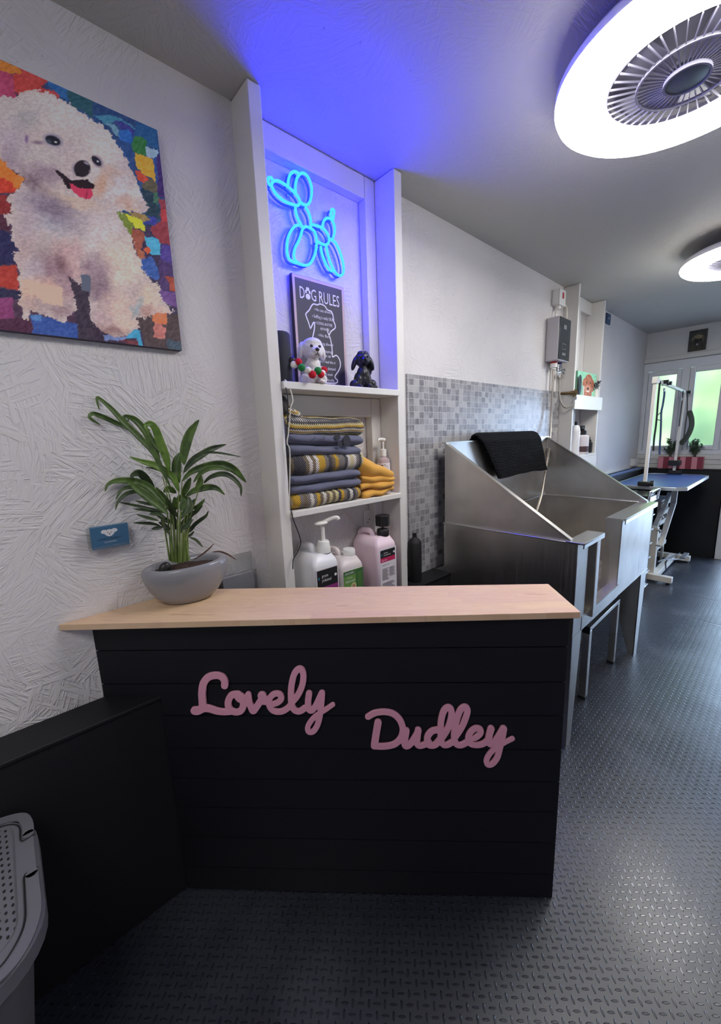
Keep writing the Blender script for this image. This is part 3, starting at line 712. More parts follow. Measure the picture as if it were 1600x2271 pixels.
# folded black towel hung over the back of the bath
def tw(off):
    def fn(u, v):
        # v: 0 back edge .. 1 front bottom
        L = [(.0, 1.380, 1.40), (.16, 1.378, 1.50), (.22, 1.368, 1.530), (.30, 1.345, 1.540), (.38, 1.318, 1.530), (.45, 1.308, 1.500), (1.0, 1.292, 1.262)]
        for (a, y0, z0), (b, y1, z1) in zip(L[:-1], L[1:]):
            if a <= v <= b+1e-9:
                k = (v-a)/(b-a); y = y0+(y1-y0)*k; z = z0+(z1-z0)*k; break
        vv = max(0, (v-.38)/.62)
        xl = 2.17+.20*vv; xr = 2.97+.115*vv
        x = xl+(xr-xl)*u
        w = .006*noise.noise(V(u*5, v*4, 2))
        z += vv*(.010*math.sin(u*3)+.010*noise.noise(V(u*4, 9, 0)))-.012*vv*(u > .9)*(u-.9)*10*0
        n = V(0, -1, 0) if v > .42 else (V(0, 0, 1) if v > .2 else V(0, 1, 0))
        r = 1-.35*max(0, abs(u-.5)*2-.93)/.07
        return V(x, y+w, z)+n*off*r
    return fn
mb = MB(); nu, nv = 60, 50
mb.grid(tw(.020), nu, nv); mb.grid(tw(-.0), nu, nv)
n0 = nu*nv; ring = [i for i in range(nu)]+[j*nu+nu-1 for j in range(1, nv)]+[(nv-1)*nu+i for i in range(nu-2, -1, -1)]+[j*nu for j in range(nv-2, 0, -1)]
mb.f += [(ring[i], ring[(i+1) % len(ring)], ring[(i+1) % len(ring)]+n0, ring[i]+n0) for i in range(len(ring))]
tag(mb.build('towel', 'towel', smooth=True, angle=70), 'folded black ribbed towel hung over the back of the steel bath', 'towel')
# ================================================================ dog portrait on canvas
def inpoly(px, py, poly):
    c = np.zeros(px.shape, bool); n = len(poly); j = n-1
    for i in range(n):
        xi, yi = poly[i]; xj, yj = poly[j]
        if yi != yj:
            t = ((yi > py) != (yj > py)) & (px < (xj-xi)*(py-yi)/(yj-yi)+xi); c ^= t
        j = i
    return c
rng = np.random.RandomState(3)
def vnoise(x, y, s, seed):
    r = np.random.RandomState(seed).rand(128, 128); x = x/s; y = y/s
    xi = np.floor(x).astype(int); yi = np.floor(y).astype(int); fx = x-xi; fy = y-yi
    fx = fx*fx*(3-2*fx); fy = fy*fy*(3-2*fy)
    a = r[yi % 128, xi % 128]; b = r[yi % 128, (xi+1) % 128]; c = r[(yi+1) % 128, xi % 128]; d = r[(yi+1) % 128, (xi+1) % 128]
    return (a*(1-fx)+b*fx)*(1-fy)+(c*(1-fx)+d*fx)*fy
def srgb2lin(a):
    a = a/255.0
    return np.where(a <= .04045, a/12.92, ((a+.055)/1.055)**2.4)
SRC = {'A': (0, 120, 7.57), 'B': (200, 260, 7.57), 'C': (0, 420, 6.68), 'D': (200, 480, 7.325), 'E': (0, 100, 3.155), 'P': (0, 0, 1)}
BACK = [
 ('P', [(-400, 0), (170, 0), (170, 800), (-400, 800)], (78, 56, 74)), ('P', [(100, 100), (420, 100), (420, 520), (100, 520)], (50, 76, 116)), ('P', [(190, 500), (420, 500), (420, 800), (190, 800)], (62, 52, 76)),
 ('A', [(-900, 20), (0, 80), (340, 240), (380, 330), (180, 330), (-900, 300)], (196, 120, 52)),
 ('A', [(340, 230), (820, 430), (680, 560), (960, 640), (1010, 780), (860, 700), (560, 660), (340, 700), (200, 560), (220, 340), (380, 330)], (184, 70, 64)),
 ('A', [(-900, 280), (0, 270), (200, 340), (240, 560), (300, 760), (100, 800), (-900, 720)], (172, 70, 98)),
 ('A', [(790, 430), (1160, 590), (1130, 780), (1000, 700), (850, 580)], (50, 100, 152)),
 ('A', [(1130, 600), (1560, 770), (1560, 1100), (1400, 950), (1200, 880), (1130, 730)], (48, 88, 96)),
 ('B', [(60, -30), (440, -30), (790, 200), (700, 250), (400, 60), (250, 120)], (72, 132, 152)),
 ('B', [(230, 90), (400, 110), (490, 220), (490, 350), (300, 130)], (114, 154, 168)),
 ('B', [(400, 50), (520, 60), (790, 230), (720, 330), (520, 200)], (64, 66, 132)),
 ('B', [(495, 215), (660, 205), (725, 340), (690, 450), (490, 380)], (48, 102, 168)),
 ('B', [(400, 400), (690, 440), (750, 600), (720, 900), (520, 560)], (50, 80, 126)),
 ('B', [(780, 80), (1190, 230), (1200, 560), (940, 470), (900, 350), (740, 300)], (44, 92, 132)),
 ('B', [(755, 305), (940, 380), (945, 650), (740, 600), (700, 450)], (54, 116, 60)),
 ('B', [(750, 605), (960, 655), (1060, 700), (1105, 1080), (980, 1000), (780, 860)], (218, 158, 54)),
 ('B', [(920, 470), (1155, 570), (1115, 705), (960, 655)], (152, 178, 188)),
 ('B', [(755, 900), (880, 925), (985, 1040), (900, 1125), (800, 1020)], (194, 78, 54)),
 ('B', [(850, 1130), (1000, 1040), (1120, 1085), (1155, 1260), (1060, 1300), (900, 1220)], (98, 92, 70)),
 ('B', [(870, 1190), (1050, 1250), (1095, 1450), (1200, 1560), (1200, 1740), (930, 1640), (880, 1300)], (44, 66, 76)),
 ('B', [(1060, 1285), (1155, 1250), (1150, 1490), (1080, 1440)], (70, 112, 86)),
 ('B', [(1120, 615), (1210, 630), (1290, 1370), (1150, 1340)], (64, 44, 98)),
 ('B', [(1060, 690), (1125, 660), (1140, 1100), (1110, 1080)], (58, 84, 138)),
 ('B', [(1145, 1370), (1300, 1390), (1400, 2000), (1400, 2160), (1160, 2110), (1000, 1860), (1180, 1740), (1185, 1560)], (142, 60, 66)),
 ('B', [(1200, 1555), (1320, 1555), (1340, 1760), (1200, 1760)], (180, 66, 66)),
 ('B', [(1040, 1655), (1125, 1690), (1110, 1815), (1010, 1785), (930, 1770)], (62, 66, 146)),
 ('B', [(440, 1580), (600, 1610), (725, 1800), (725, 2090), (640, 1950), (450, 1700)], (116, 132, 54)),
 ('B', [(565, 1625), (800, 1665), (895, 1720), (925, 1905), (760, 1860), (700, 1780)], (210, 208, 58)),
 ('B', [(640, 1585), (930, 1635), (1010, 1725), (900, 1745), (720, 1685)], (152, 126, 76)),
 ('D', [(680, 190), (860, 235), (905, 330), (780, 660), (690, 400)], (152, 84, 64)),
 ('D', [(880, 322), (1000, 340), (1115, 355), (1155, 645), (980, 612), (925, 480)], (80, 168, 194)),
 ('D', [(760, 510), (880, 560), (905, 700), (800, 690)], (168, 100, 70)), ('D', [(865, 520), (930, 485), (985, 560), (930, 625)], (226, 94, 58)),
 ('D', [(1150, 455), (1340, 480), (1360, 780), (1160, 745)], (80, 64, 134)),
 ('D', [(780, 700), (1000, 655), (1115, 860), (1110, 1040), (900, 960)], (60, 92, 154)),
 ('D', [(1120, 700), (1370, 770), (1410, 1240), (1135, 1255)], (76, 56, 98)), ('D', [(1215, 940), (1380, 1000), (1410, 1240), (1310, 1210), (1260, 1040)], (158, 74, 54)),
 ('D', [(1130, 1185), (1420, 1255), (1430, 1490), (1240, 1430), (1120, 1330)], (108, 76, 130)),
 ('D', [(690, 1610), (1450, 1590), (1520, 2260), (900, 2180), (850, 1900)], (78, 64, 64)),
 ('D', [(-50, 1640), (700, 1990), (870, 2180), (-50, 2100)], (60, 46, 62)),
 ('D', [(990, 1550), (1245, 1550), (1255, 1760), (1050, 1735)], (218, 118, 78)), ('D', [(1040, 1725), (1165, 1750), (1245, 1850), (1200, 1995), (1035, 1965)], (186, 116, 106)),
 ('D', [(590, 1825), (805, 1835), (855, 2120), (770, 2120), (750, 1950), (570, 1995)], (70, 152, 184)), ('D', [(215, 1920), (600, 1955), (560, 2015), (240, 2010)], (112, 128, 170)),
 ('D', [(480, 2015), (765, 2000), (785, 2110), (620, 2070)], (108, 56, 60)), ('D', [(1240, 1990), (1480, 2040), (1500, 2200), (1270, 2150)], (70, 84, 96)),
 ('C', [(-900, 60), (100, 95), (175, 300), (120, 385), (-900, 280)], (132, 46, 46)),
 ('A', [(-900, 1600), (0, 1730), (120, 1825), (200, 1955), (440, 2100), (290, 2290), (-900, 2100)], (208, 116, 50)), ('A', [(-900, 2060), (0, 2075), (200, 2135), (300, 2330), (0, 2330), (-900, 2300)], (192, 64, 46)),
 ('C', [(-900, 600), (0, 600), (200, 655), (285, 880), (255, 1110), (-900, 1120)], (44, 42, 78)), ('C', [(-900, 285), (120, 395), (145, 600), (-900, 645)], (78, 40, 56)),
 ('C', [(-900, 1115), (240, 1135), (285, 1495), (60, 1455), (-900, 1400)], (168, 60, 50)), ('C', [(-900, 1400), (290, 1500), (315, 1660), (180, 1610), (-900, 1585)], (44, 42, 68)),
 ('C', [(-900, 1590), (180, 1600), (225, 1905), (180, 1970), (-900, 1905)], (128, 60, 102)), ('C', [(-900, 1950), (440, 1900), (490, 2140), (-900, 2100)], (76, 42, 62)),
 ('C', [(445, 1840), (600, 1870), (1150, 2000), (1160, 2260), (490, 2160)], (56, 82, 144)), ('C', [(455, 1845), (615, 1870), (605, 1960), (470, 1935)], (82, 122, 170)),
 ('C', [(1000, 1290), (1400, 1500), (1400, 2360), (1160, 2260), (1150, 2000), (1080, 1700)], (62, 52, 64)),
]
DOG = [(-140, 190), (-60, 205), (0, 214), (37, 218), (45, 204), (74, 199), (113, 207), (133, 220), (158, 232), (200, 262), (225, 277), (243, 295), (257, 318), (267, 329), (284, 361), (293, 379), (312, 417), (319, 436), (330, 462), (319, 474), (284, 470), (258, 469), (263, 485), (284, 511), (295, 535), (298, 548), (306, 567), (319, 600), (331, 614), (337, 625), (354, 634), (355, 657), (369, 677), (386, 693), (365, 697), (342, 694), (335, 704), (320, 705), (304, 701), (308, 730), (296, 733), (279, 745), (257, 748), (234, 739), (214, 726), (200, 705), (199, 680), (196, 645), (152, 612), (165, 660), (174, 686), (150, 704), (142, 716), (120, 709), (66, 686), (64, 710), (52, 706), (48, 683), (39, 673), (46, 653), (43, 630), (36, 616), (46, 611), (39, 585), (28, 564), (42, 555), (21, 525), (31, 517), (8, 474), (27, 469), (15, 436), (34, 429), (40, 420), (57, 397), (27, 379), (0, 347), (-40, 330), (-140, 300)]
BLOBS = [  # x, y, rx, ry, angle, colour, strength
 (150, 250, 110, 50, 20, (206, 196, 184), .9), (230, 330, 50, 60, 40, (210, 198, 184), .9), (40, 250, 60, 40, 0, (186, 178, 170), .7), (55, 265, 30, 20, 0, (160, 156, 154), .6), (20, 310, 50, 40, 0, (172, 156, 164), .7),
 (28, 350, 28, 30, 60, (134, 112, 130), .75), (80, 345, 60, 26, 5, (186, 176, 168), .8), (100, 385, 50, 22, 15, (142, 120, 130), .8), (70, 400, 34, 16, 40, (110, 88, 98), .7), (95, 425, 50, 16, 32, (118, 96, 100), .7),
 (215, 395, 26, 40, 30, (206, 192, 182), .9), (224, 410, 22, 32, 25, (196, 150, 118), .75), (245, 378, 26, 14, 30, (190, 160, 138), .7), (262, 425, 28, 34, 20, (208, 196, 188), .9), (300, 430, 20, 50, 35, (212, 198, 184), .9), (278, 450, 24, 18, 10, (186, 150, 130), .8), (292, 465, 22, 10, 10, (204, 172, 144), .8),
 (140, 445, 60, 14, 25, (208, 184, 152), .6), (190, 455, 50, 14, 12, (200, 172, 150), .7),
 (90, 455, 60, 34, 20, (150, 136, 148), .85), (120, 465, 50, 22, 15, (116, 100, 112), .7), (140, 490, 50, 24, 10, (130, 116, 132), .6), (110, 500, 50, 24, 20, (170, 166, 170), .8), (60, 500, 30, 50, 0, (172, 154, 158), .7), (180, 500, 40, 30, 20, (166, 152, 154), .7), (230, 520, 50, 60, 30, (204, 190, 182), .85),
 (60, 560, 40, 40, 0, (176, 150, 148), .7), (110, 560, 40, 30, 0, (162, 148, 144), .7), (150, 560, 40, 28, 20, (190, 152, 148), .8), (110, 600, 44, 40, 10, (142, 110, 116), .85), (138, 590, 18, 30, -20, (104, 72, 78), .7), (170, 600, 34, 22, 20, (196, 160, 154), .8), (196, 592, 14, 12, 0, (124, 92, 100), .7), (75, 600, 22, 36, 0, (182, 168, 172), .7),
 (250, 580, 40, 60, 20, (214, 190, 168), .9), (215, 600, 34, 40, 30, (150, 126, 134), .8), (222, 640, 28, 34, 0, (120, 98, 106), .75), (235, 655, 26, 26, 0, (140, 114, 124), .7), (285, 600, 34, 70, 15, (212, 194, 172), .9), (300, 650, 36, 34, 0, (182, 162, 154), .85), (330, 660, 26, 34, 30, (208, 186, 160), .85),
 (95, 645, 52, 28, 8, (214, 170, 146), .9), (65, 660, 24, 30, 0, (206, 168, 142), .85), (95, 680, 46, 22, 10, (164, 140, 138), .8), (140, 690, 24, 18, 0, (142, 112, 116), .7), (150, 640, 22, 34, -10, (150, 116, 124), .7),
 (255, 690, 40, 40, 0, (210, 180, 160), .9), (225, 700, 30, 30, 0, (176, 150, 150), .8), (250, 735, 40, 14, 10, (140, 104, 98), .75), (285, 720, 24, 20, 0, (212, 182, 160), .8), (306, 685, 14, 22, 20, (146, 158, 160), .85), (328, 690, 16, 16, 0, (170, 128, 116), .8), (362, 688, 22, 8, 20, (208, 172, 152), .8)]
def paint(px, py):
    wx = px+(vnoise(px, py, 9, 1)-.5)*4+(vnoise(px, py, 2.6, 2)-.5)*3; wy = py+(vnoise(px, py, 9, 3)-.5)*4+(vnoise(px, py, 2.6, 4)-.5)*3
    c = np.zeros(px.shape+(3,))
    for k, (sid, pl, rgb) in enumerate(BACK):
        ox, oy, s = SRC[sid]; p = [(ox+x/s, oy+y/s) for x, y in pl]
        m = inpoly(wx, wy, p); n = (vnoise(px+py*.5, py, 5, 50+k)-.5)*26
        c[m] = np.array(rgb)+n[m][:, None]*np.array([1, .9, .9])
    fx = px+(vnoise(px, py, 6, 11)-.5)*8+(vnoise(px, py, 1.8, 12)-.5)*5; fy = py+(vnoise(px, py, 6, 13)-.5)*8+(vnoise(px, py, 1.8, 14)-.5)*5
    m = inpoly(fx, fy, DOG); f = np.zeros_like(c)+np.array([190, 174, 166.])
    bx = px+(vnoise(px, py, 12, 21)-.5)*16; by = py+(vnoise(px, py, 12, 22)-.5)*16
    for x, y, rx, ry, a, rgb, al in BLOBS:
        a = math.radians(a); dx, dy = bx-x, by-y
        u = (dx*math.cos(a)+dy*math.sin(a))/rx; v = (-dx*math.sin(a)+dy*math.cos(a))/ry
        w = al*np.clip(1.25-np.sqrt(u*u+v*v), 0, 1)**.8; w = np.clip(w, 0, 1)[..., None]
        f = f*(1-w)+np.array(rgb)*w
    st = (vnoise(px*.5+py, py-px*.6, 4, 31)-.5)*26+(vnoise(px, py, 2, 32)-.5)*12
    f = f+st[..., None]
    c[m] = f[m]
    def poly(sid, pl, rgb, jit=1):
        ox, oy, s = SRC[sid]; q = inpoly(px+(vnoise(px, py, 3, 61)-.5)*3*jit, py+(vnoise(px, py, 3, 62)-.5)*3*jit, [(ox+x/s, oy+y/s) for x, y in pl]); c[q] = rgb
    def ell(x, y, rx, ry, a, rgb, soft=0.0):
        a = math.radians(a); u = ((px-x)*math.cos(a)+(py-y)*math.sin(a))/rx; v = (-(px-x)*math.sin(a)+(py-y)*math.cos(a))/ry
        r = np.sqrt(u*u+v*v); w = np.clip((1-r)/max(soft, .02), 0, 1)[..., None]; c[:] = c*(1-w)+np.array(rgb)*w
    ell(118, 311, 27, 17, 22, (134, 124, 140), .5); ell(216, 358, 20, 13, 48, (140, 122, 132), .5)
    ell(84, 316, 18, 6, 5, (130, 104, 118), .8); ell(59, 308, 5, 12, 0, (130, 104, 136), .5)
    ell(117.5, 311.5, 19, 10.5, 22, (34, 34, 44), .15); ell(109, 314, 8, 6, 30, (64, 70, 80), .5); ell(124, 315, 3.4, 2.2, 20, (226, 228, 232), .3)
    ell(214, 357, 15, 7.5, 46, (34, 32, 44), .15); ell(217, 358, 3, 2.4, 40, (222, 224, 230), .3)
    poly('E', [(372, 866), (440, 896), (500, 950), (610, 940), (668, 985), (655, 1012), (620, 1005), (520, 1012), (474, 1004), (430, 930)], (42, 28, 34))
    poly('E', [(486, 962), (560, 1000), (640, 1004), (652, 1050), (622, 1082), (560, 1064), (508, 1022)], (200, 62, 88)); ell(192, 432, 3, 14, 10, (150, 40, 64), .8)
    ell(168, 374, 12, 16, 0, (150, 138, 146), .6); ell(182.5, 374, 19.5, 20, 20, (42, 34, 40), .12); ell(192, 362, 9, 3.4, 28, (150, 140, 146), .5); ell(199, 380, 2.5, 6, 0, (120, 108, 112), .6); ell(172, 387, 5, 5, 0, (26, 20, 26), .5)
    poly('C', [(1200, 1260), (1340, 1270), (1340, 1530), (1215, 1490)], (92, 98, 112))
    poly('E', [(130, 1635), (440, 1700), (440, 1830), (300, 1800)], (216, 172, 148), 2)
    poly('E', [(345, 320), (420, 355), (405, 385), (380, 340)], (172, 76, 78))
    return np.clip(c, 4, 250)
yc = 1.408
x1 = (aty(354, 292, yc).x+aty(399.5, 778, yc).x)/2; z1 = (aty(354, 292, yc).z+aty(0, 130, yc).z)/2; z0 = (aty(399, 778, yc).z+aty(0, 729, yc).z)/2
x0 = x1-.64
pic = thing('canvas_print', 'large colourful canvas portrait of a fluffy white dog on the left wall', 'painting', ((x0+x1)/2, 1.42, z0))
MB().box(x0, x1, yc+.0005, WY+.002, z0, z1).build('canvas_edge', plain('canvas_side', (70, 62, 78), .7), pic)
nu, nv = 330, 330
mb = MB().grid(lambda u, v: V(x0+(x1-x0)*u, yc, z0+(z1-z0)*v), nu, nv)
o = mb.build('painted_face', 'paint', pic, clean=False)
P = np.array([proj(v) for v in mb.v]); colr = srgb2lin(paint(P[:, 0], P[:, 1]))*1.6
at = o.data.color_attributes.new('paint', 'FLOAT_COLOR', 'POINT')
at.data.foreach_set('color', np.c_[np.clip(colr, 0, .92), np.ones(len(colr))].astype(np.float32).ravel())

# ================================================================ neon balloon dog
neon = thing('neon_sign', 'glowing blue neon balloon-dog sign on the alcove back panel', 'neon sign', (1.08, 1.44, 2.25))
NP = [
 [(130, 335), (200, 325), (285, 362), (400, 440), (500, 530), (575, 620), (602, 700), (570, 762), (480, 748), (330, 690), (205, 590), (140, 500), (110, 440), (62, 390), (42, 340), (42, 290), (70, 270), (108, 290), (120, 340), (104, 392)],
 [(395, 395), (400, 320), (430, 220), (490, 166), (550, 178), (585, 205)],
 [(530, 560), (525, 430), (550, 290), (600, 212), (660, 192), (730, 240), (788, 350), (815, 480), (805, 620), (770, 720), (715, 758), (655, 740), (625, 715)],
 [(525, 778), (530, 870), (560, 980), (610, 1080), (652, 1160)], [(700, 790), (758, 890), (795, 1010), (797, 1150)],
 [(590, 1112), (520, 1130), (440, 1230), (387, 1370), (375, 1500), (380, 1620), (412, 1710), (480, 1765), (545, 1788)],
 [(650, 1185), (700, 1140), (770, 1160), (850, 1212), (890, 1300), (900, 1450), (880, 1600), (830, 1730), (765, 1812), (680, 1825), (580, 1790), (512, 1720), (500, 1620), (520, 1520), (580, 1400), (622, 1290), (650, 1185)],
 [(830, 1105), (920, 1130), (1020, 1180), (1090, 1260), (1122, 1350), (1110, 1430), (1060, 1465), (980, 1440), (920, 1405)],
 [(1005, 1152), (1020, 1062), (1060, 1003), (1110, 990), (1170, 1022), (1210, 1100), (1222, 1200), (1210, 1290), (1190, 1345)],
 [(1165, 995), (1155, 920), (1162, 850), (1190, 835), (1212, 870), (1206, 950), (1190, 1018)],
 [(1150, 1360), (1230, 1420), (1300, 1550), (1350, 1700), (1380, 1850), (1375, 1960), (1330, 2010), (1270, 1990), (1200, 1900), (1140, 1760), (1100, 1630), (1072, 1490)],
 [(975, 1490), (990, 1600), (1030, 1720), (1090, 1850), (1150, 1918), (1212, 1930)]]
for pl in NP:
    Q = smooth_path([aty(590+x/8, 360+y/8, 1.437) for x, y in pl], 6)
    t = MB().tube(Q, .0055, 8).build('neon_tube', 'neon', neon, smooth=True, angle=60)
    mb = MB(); B = [q+V(0, .022, 0) for q in Q]  # blue track behind the tube, standing in for its dim reflected outline
    mb.tube(B, .0045, 6)
    mb.build('reflection_track', 'neon_reflection', t, smooth=True, angle=60)
for x, z in ((1.0, 2.5), (1.2, 2.33)): MB().tube([V(x, 1.46, z), V(x, 1.4745, z)], .006, 10).build('standoff', 'chrome', neon)

# ================================================================ "dog rules" board
yb = 1.452
sx0, sx1, sz0, sz1 = aty(646, 606, yb).x, aty(761, 650, yb).x, 1.7685, 2.214
sx0, sx1 = .984, 1.257
sg = thing('sign_board', 'dark dog rules sign with pale border leaning on the alcove top shelf', 'sign', ((sx0+sx1)/2, yb, sz0))
MB().box(sx0, sx1, yb, yb+.018, sz0, sz1).build('board', 'frame_dark', sg, bevel=.001)
mb = MB(); bw = .013
mb.box(sx0+.002, sx1-.002, yb-.0012, yb, sz1-bw, sz1-.002).box(sx0+.002, sx1-.002, yb-.0012, yb, sz0, sz0+bw).box(sx0+.002, sx0+bw, yb-.0012, yb, sz0+bw, sz1-bw).box(sx1-bw, sx1-.002, yb-.0012, yb, sz0+bw, sz1-bw)
mb.build('border', 'board_border', sg)
MB().box(sx0+bw, sx1-bw, yb-.0008, yb, sz0+bw, sz1-bw).build('chalk_face', 'board_dark', sg)
yt = yb-.0012
def W2(x, y): return aty(600+x/6.154, 590+y/6.154, yt)
mb = MB(); X_, Z_ = V(1, 0, 0), V(0, 0, 1)
xa, xb = sx0+.034, sx1-.030; zt = sz1-.088; tw_ = xb-xa
text_mb(mb, 'D', (xa, yt, zt), X_, Z_, .066, width=tw_*.115)
text_mb(mb, 'G', (xa+tw_*.27, yt, zt), X_, Z_, .066, width=tw_*.125)
text_mb(mb, 'RULES', (xa+tw_*.47, yt, zt), X_, Z_, .066, width=tw_*.53)
mb.build('title_lettering', 'print_white', sg, clean=False); mb = MB()
for (dx, dz, rx, rz) in ((.195, .012, .012, .011), (.150, .030, .0045, .007), (.178, .041, .0045, .0075), (.212, .041, .0045, .0075), (.240, .030, .0045, .007)):
    mb.add(ellipse_pts((xa+tw_*dx, yt-.0004, zt+dz), rx, rz, 16), [tuple(range(16))])
mb.build('paw_emblem', 'print_white', sg, clean=False)
lines = [('No cats allowed', .058, .094), ('Sniffling is really OKAY', .050, .123), ('LICKING ANYTIME', .068, .147), ('ANYWHERE', .072, .168), ('No Bath', .066, .195), ('Barking allowed', .062, .228),
         ('No playing', .070, .258), ('dress up', .076, .276), ('Only if I feel like it', .060, .302), ('GIFTS on demand', .056, .330), ('once a week', .086, .354), ('The couch, the cuddle,', .078, .378), ('belongs to the dog', .070, .396)]
cx_ = (sx0+sx1)/2+.012
for i, (s_, xo, zo) in enumerate(lines):
    wd = {0: .085, 1: .112, 2: .085, 3: .05, 4: .058, 5: .082, 6: .07, 7: .056, 8: .105, 9: .105, 10: .07, 11: .085, 12: .09}[i]
    xo2 = cx_-wd/2+(.006 if i < 6 else .004)
    bz = sz1-zo-.030
    mb = MB(); text_mb(mb, s_, (xo2, yt, bz), X_, Z_, .0165 if i not in (1, 9) else .019, width=wd)
    if i in (0, 1, 2, 4, 5): mb.add(ellipse_pts((xo2-.006, yt-.0004, bz+.005), .0018, .0022, 10), [tuple(range(10))])
    mb.build('rule_line', 'print_white', sg, clean=False)
OUT = [(545, 855), (520, 770), (490, 690), (485, 650), (530, 600), (560, 545), (590, 518), (640, 530), (680, 518), (740, 545), (780, 600), (830, 620), (855, 680), (860, 740), (885, 810), (880, 850), (830, 890), (805, 935)]
OUT2 = [(550, 850), (590, 770), (602, 790), (600, 860), (580, 960), (565, 1050), (560, 1120)]
OUT3 = [(775, 855), (785, 910), (815, 980), (835, 1080), (845, 1180), (850, 1240), (900, 1220), (945, 1280), (955, 1360), (930, 1430), (880, 1510), (915, 1560), (910, 1590), (860, 1600), (720, 1590), (600, 1575)]
mb = MB()
for pl in (OUT, OUT2, OUT3):
    Q = smooth_path([W2(x, y) for x, y in pl], 5); ribbon(mb, Q, [.0052]*len(Q), V(0, -1, 0), .0006)
mb.build('dog_outline', 'print_white', sg, clean=False)
# ================================================================ things on the alcove shelves
ZT = 1.7685
# speaker
sp = thing('speaker', 'charcoal cylindrical speaker at the left end of the alcove top shelf', 'speaker', (.858, 1.375, ZT))
MB().lathe([(.0, .0), (.038, .0), (.041, .004), (.041, .176), (.037, .183), (.0, .183)], (.858, 1.375, ZT), 40).build('body', 'speaker', sp, smooth=True)
MB().lathe([(.0, .1835), (.034, .1835), (.034, .185), (.0, .185)], (.858, 1.375, ZT), 32).build('top_panel', 'dark_plastic', sp, smooth=True)

def figure(name, label, c, s, mat, body, yaw=0):
    t = thing(name, label, 'figurine', c)
    m = Matrix.Translation(Vector(c)) @ Matrix.Rotation(math.radians(yaw), 4, 'Z') @ Matrix.Scale(s, 4)
    mb = MB()
    for q in body:
        p, r = q[0], q[1]; rot = Matrix.Identity(3)
        if len(q) > 2: rot = Matrix.Rotation(math.radians(q[2]), 3, q[3])
        b = MB().ball((0, 0, 0), r, 20, 14, rot); mb.add([m @ (v+Vector(p)) for v in b.v], b.f)
    o = mb.build('body', mat, t, smooth=True, angle=180)
    md = o.modifiers.new('join', 'REMESH'); md.mode = 'VOXEL'; md.voxel_size = .0022; md.use_smooth_shade = True
    md = o.modifiers.new('soft', 'SMOOTH'); md.factor = .5; md.iterations = 5
    return t, m
# unit: 1 = full height; facing -y
white_body = [((0, .02, .26), (.23, .22, .27)), ((0, -.06, .40), (.17, .15, .20)), ((-.12, -.12, .17), (.075, .08, .18)), ((.12, -.12, .17), (.075, .08, .18)), ((-.13, -.20, .04), (.085, .11, .045)), ((.13, -.20, .04), (.085, .11, .045)),
    ((-.20, -.02, .12), (.12, .18, .12)), ((.20, -.02, .12), (.12, .18, .12)), ((0, -.05, .76), (.25, .22, .23)), ((0, -.12, .86), (.2, .14, .12)), ((0, -.25, .67), (.125, .11, .10)), ((-.07, -.22, .62), (.09, .09, .08)), ((.07, -.22, .62), (.09, .09, .08)), ((0, -.2, .58), (.07, .07, .05)),
    ((-.25, .0, .72), (.07, .11, .19), 12, 'Y'), ((.25, .0, .72), (.07, .11, .19), -12, 'Y'), ((0, .22, .10), (.07, .12, .07))]
wf, wm = figure('dog_figurine', 'white fluffy sitting dog figurine draped with a pom-pom garland', (.985, 1.348, ZT), .178, 'skin_white', white_body, -14)
def sub(t, m, nm, mat, p, r):
    b = MB().ball((0, 0, 0), r, 12, 8); MB().add([m @ (v+Vector(p)) for v in b.v], b.f).build(nm, mat, t, smooth=True)
for sx in (-1, 1): sub(wf, wm, 'eye', 'nose', (sx*.095, -.262, .775), (.036, .02, .03))
sub(wf, wm, 'nose', 'nose', (0, -.352, .69), (.05, .035, .04))
mb = MB().tube([wm @ V(x, y, z) for x, y, z in ((-.05, -.335, .575), (0, -.352, .60), (0, -.358, .645), (0, -.352, .60), (.05, -.335, .575))], .0014, 6); mb.build('mouth', 'nose', wf)
black_body = [((0, .05, .26), (.25, .25, .27)), ((0, -.05, .40), (.18, .16, .22)), ((-.13, -.12, .18), (.085, .09, .2)), ((.13, -.12, .18), (.085, .09, .2)), ((-.14, -.22, .045), (.09, .12, .05)), ((.14, -.22, .045), (.09, .12, .05)), ((-.24, 0, .13), (.14, .2, .13)), ((.24, 0, .13), (.14, .2, .13)), ((.34, .08, .06), (.1, .16, .06)),
    ((0, -.05, .78), (.22, .21, .21)), ((0, -.24, .72), (.11, .14, .09)), ((-.24, -.03, .68), (.065, .13, .2), 18, 'Y'), ((.24, -.03, .68), (.065, .13, .2), -18, 'Y'), ((.20, .05, .52), (.08, .1, .16)), ((-.06, -.12, .93), (.10, .09, .06)), ((.06, -.10, .94), (.09, .08, .05))]
BLK = 1
bf, bm_ = figure('dog_figurine', 'black sitting puppy figurine at the right of the alcove top shelf', (1.272, 1.362, ZT), .162, 'skin_black', black_body, -30)
sub(bf, bm_, 'nose', 'dark_plastic', (0, -.385, .74), (.045, .03, .035))
for sx in (-1, 1): sub(bf, bm_, 'eye', 'dark_plastic', (sx*.10, -.25, .82), (.028, .02, .028))
sub(bf, bm_, 'chest_patch', 'grey_plastic', (0, -.19, .44), (.03, .03, .06))
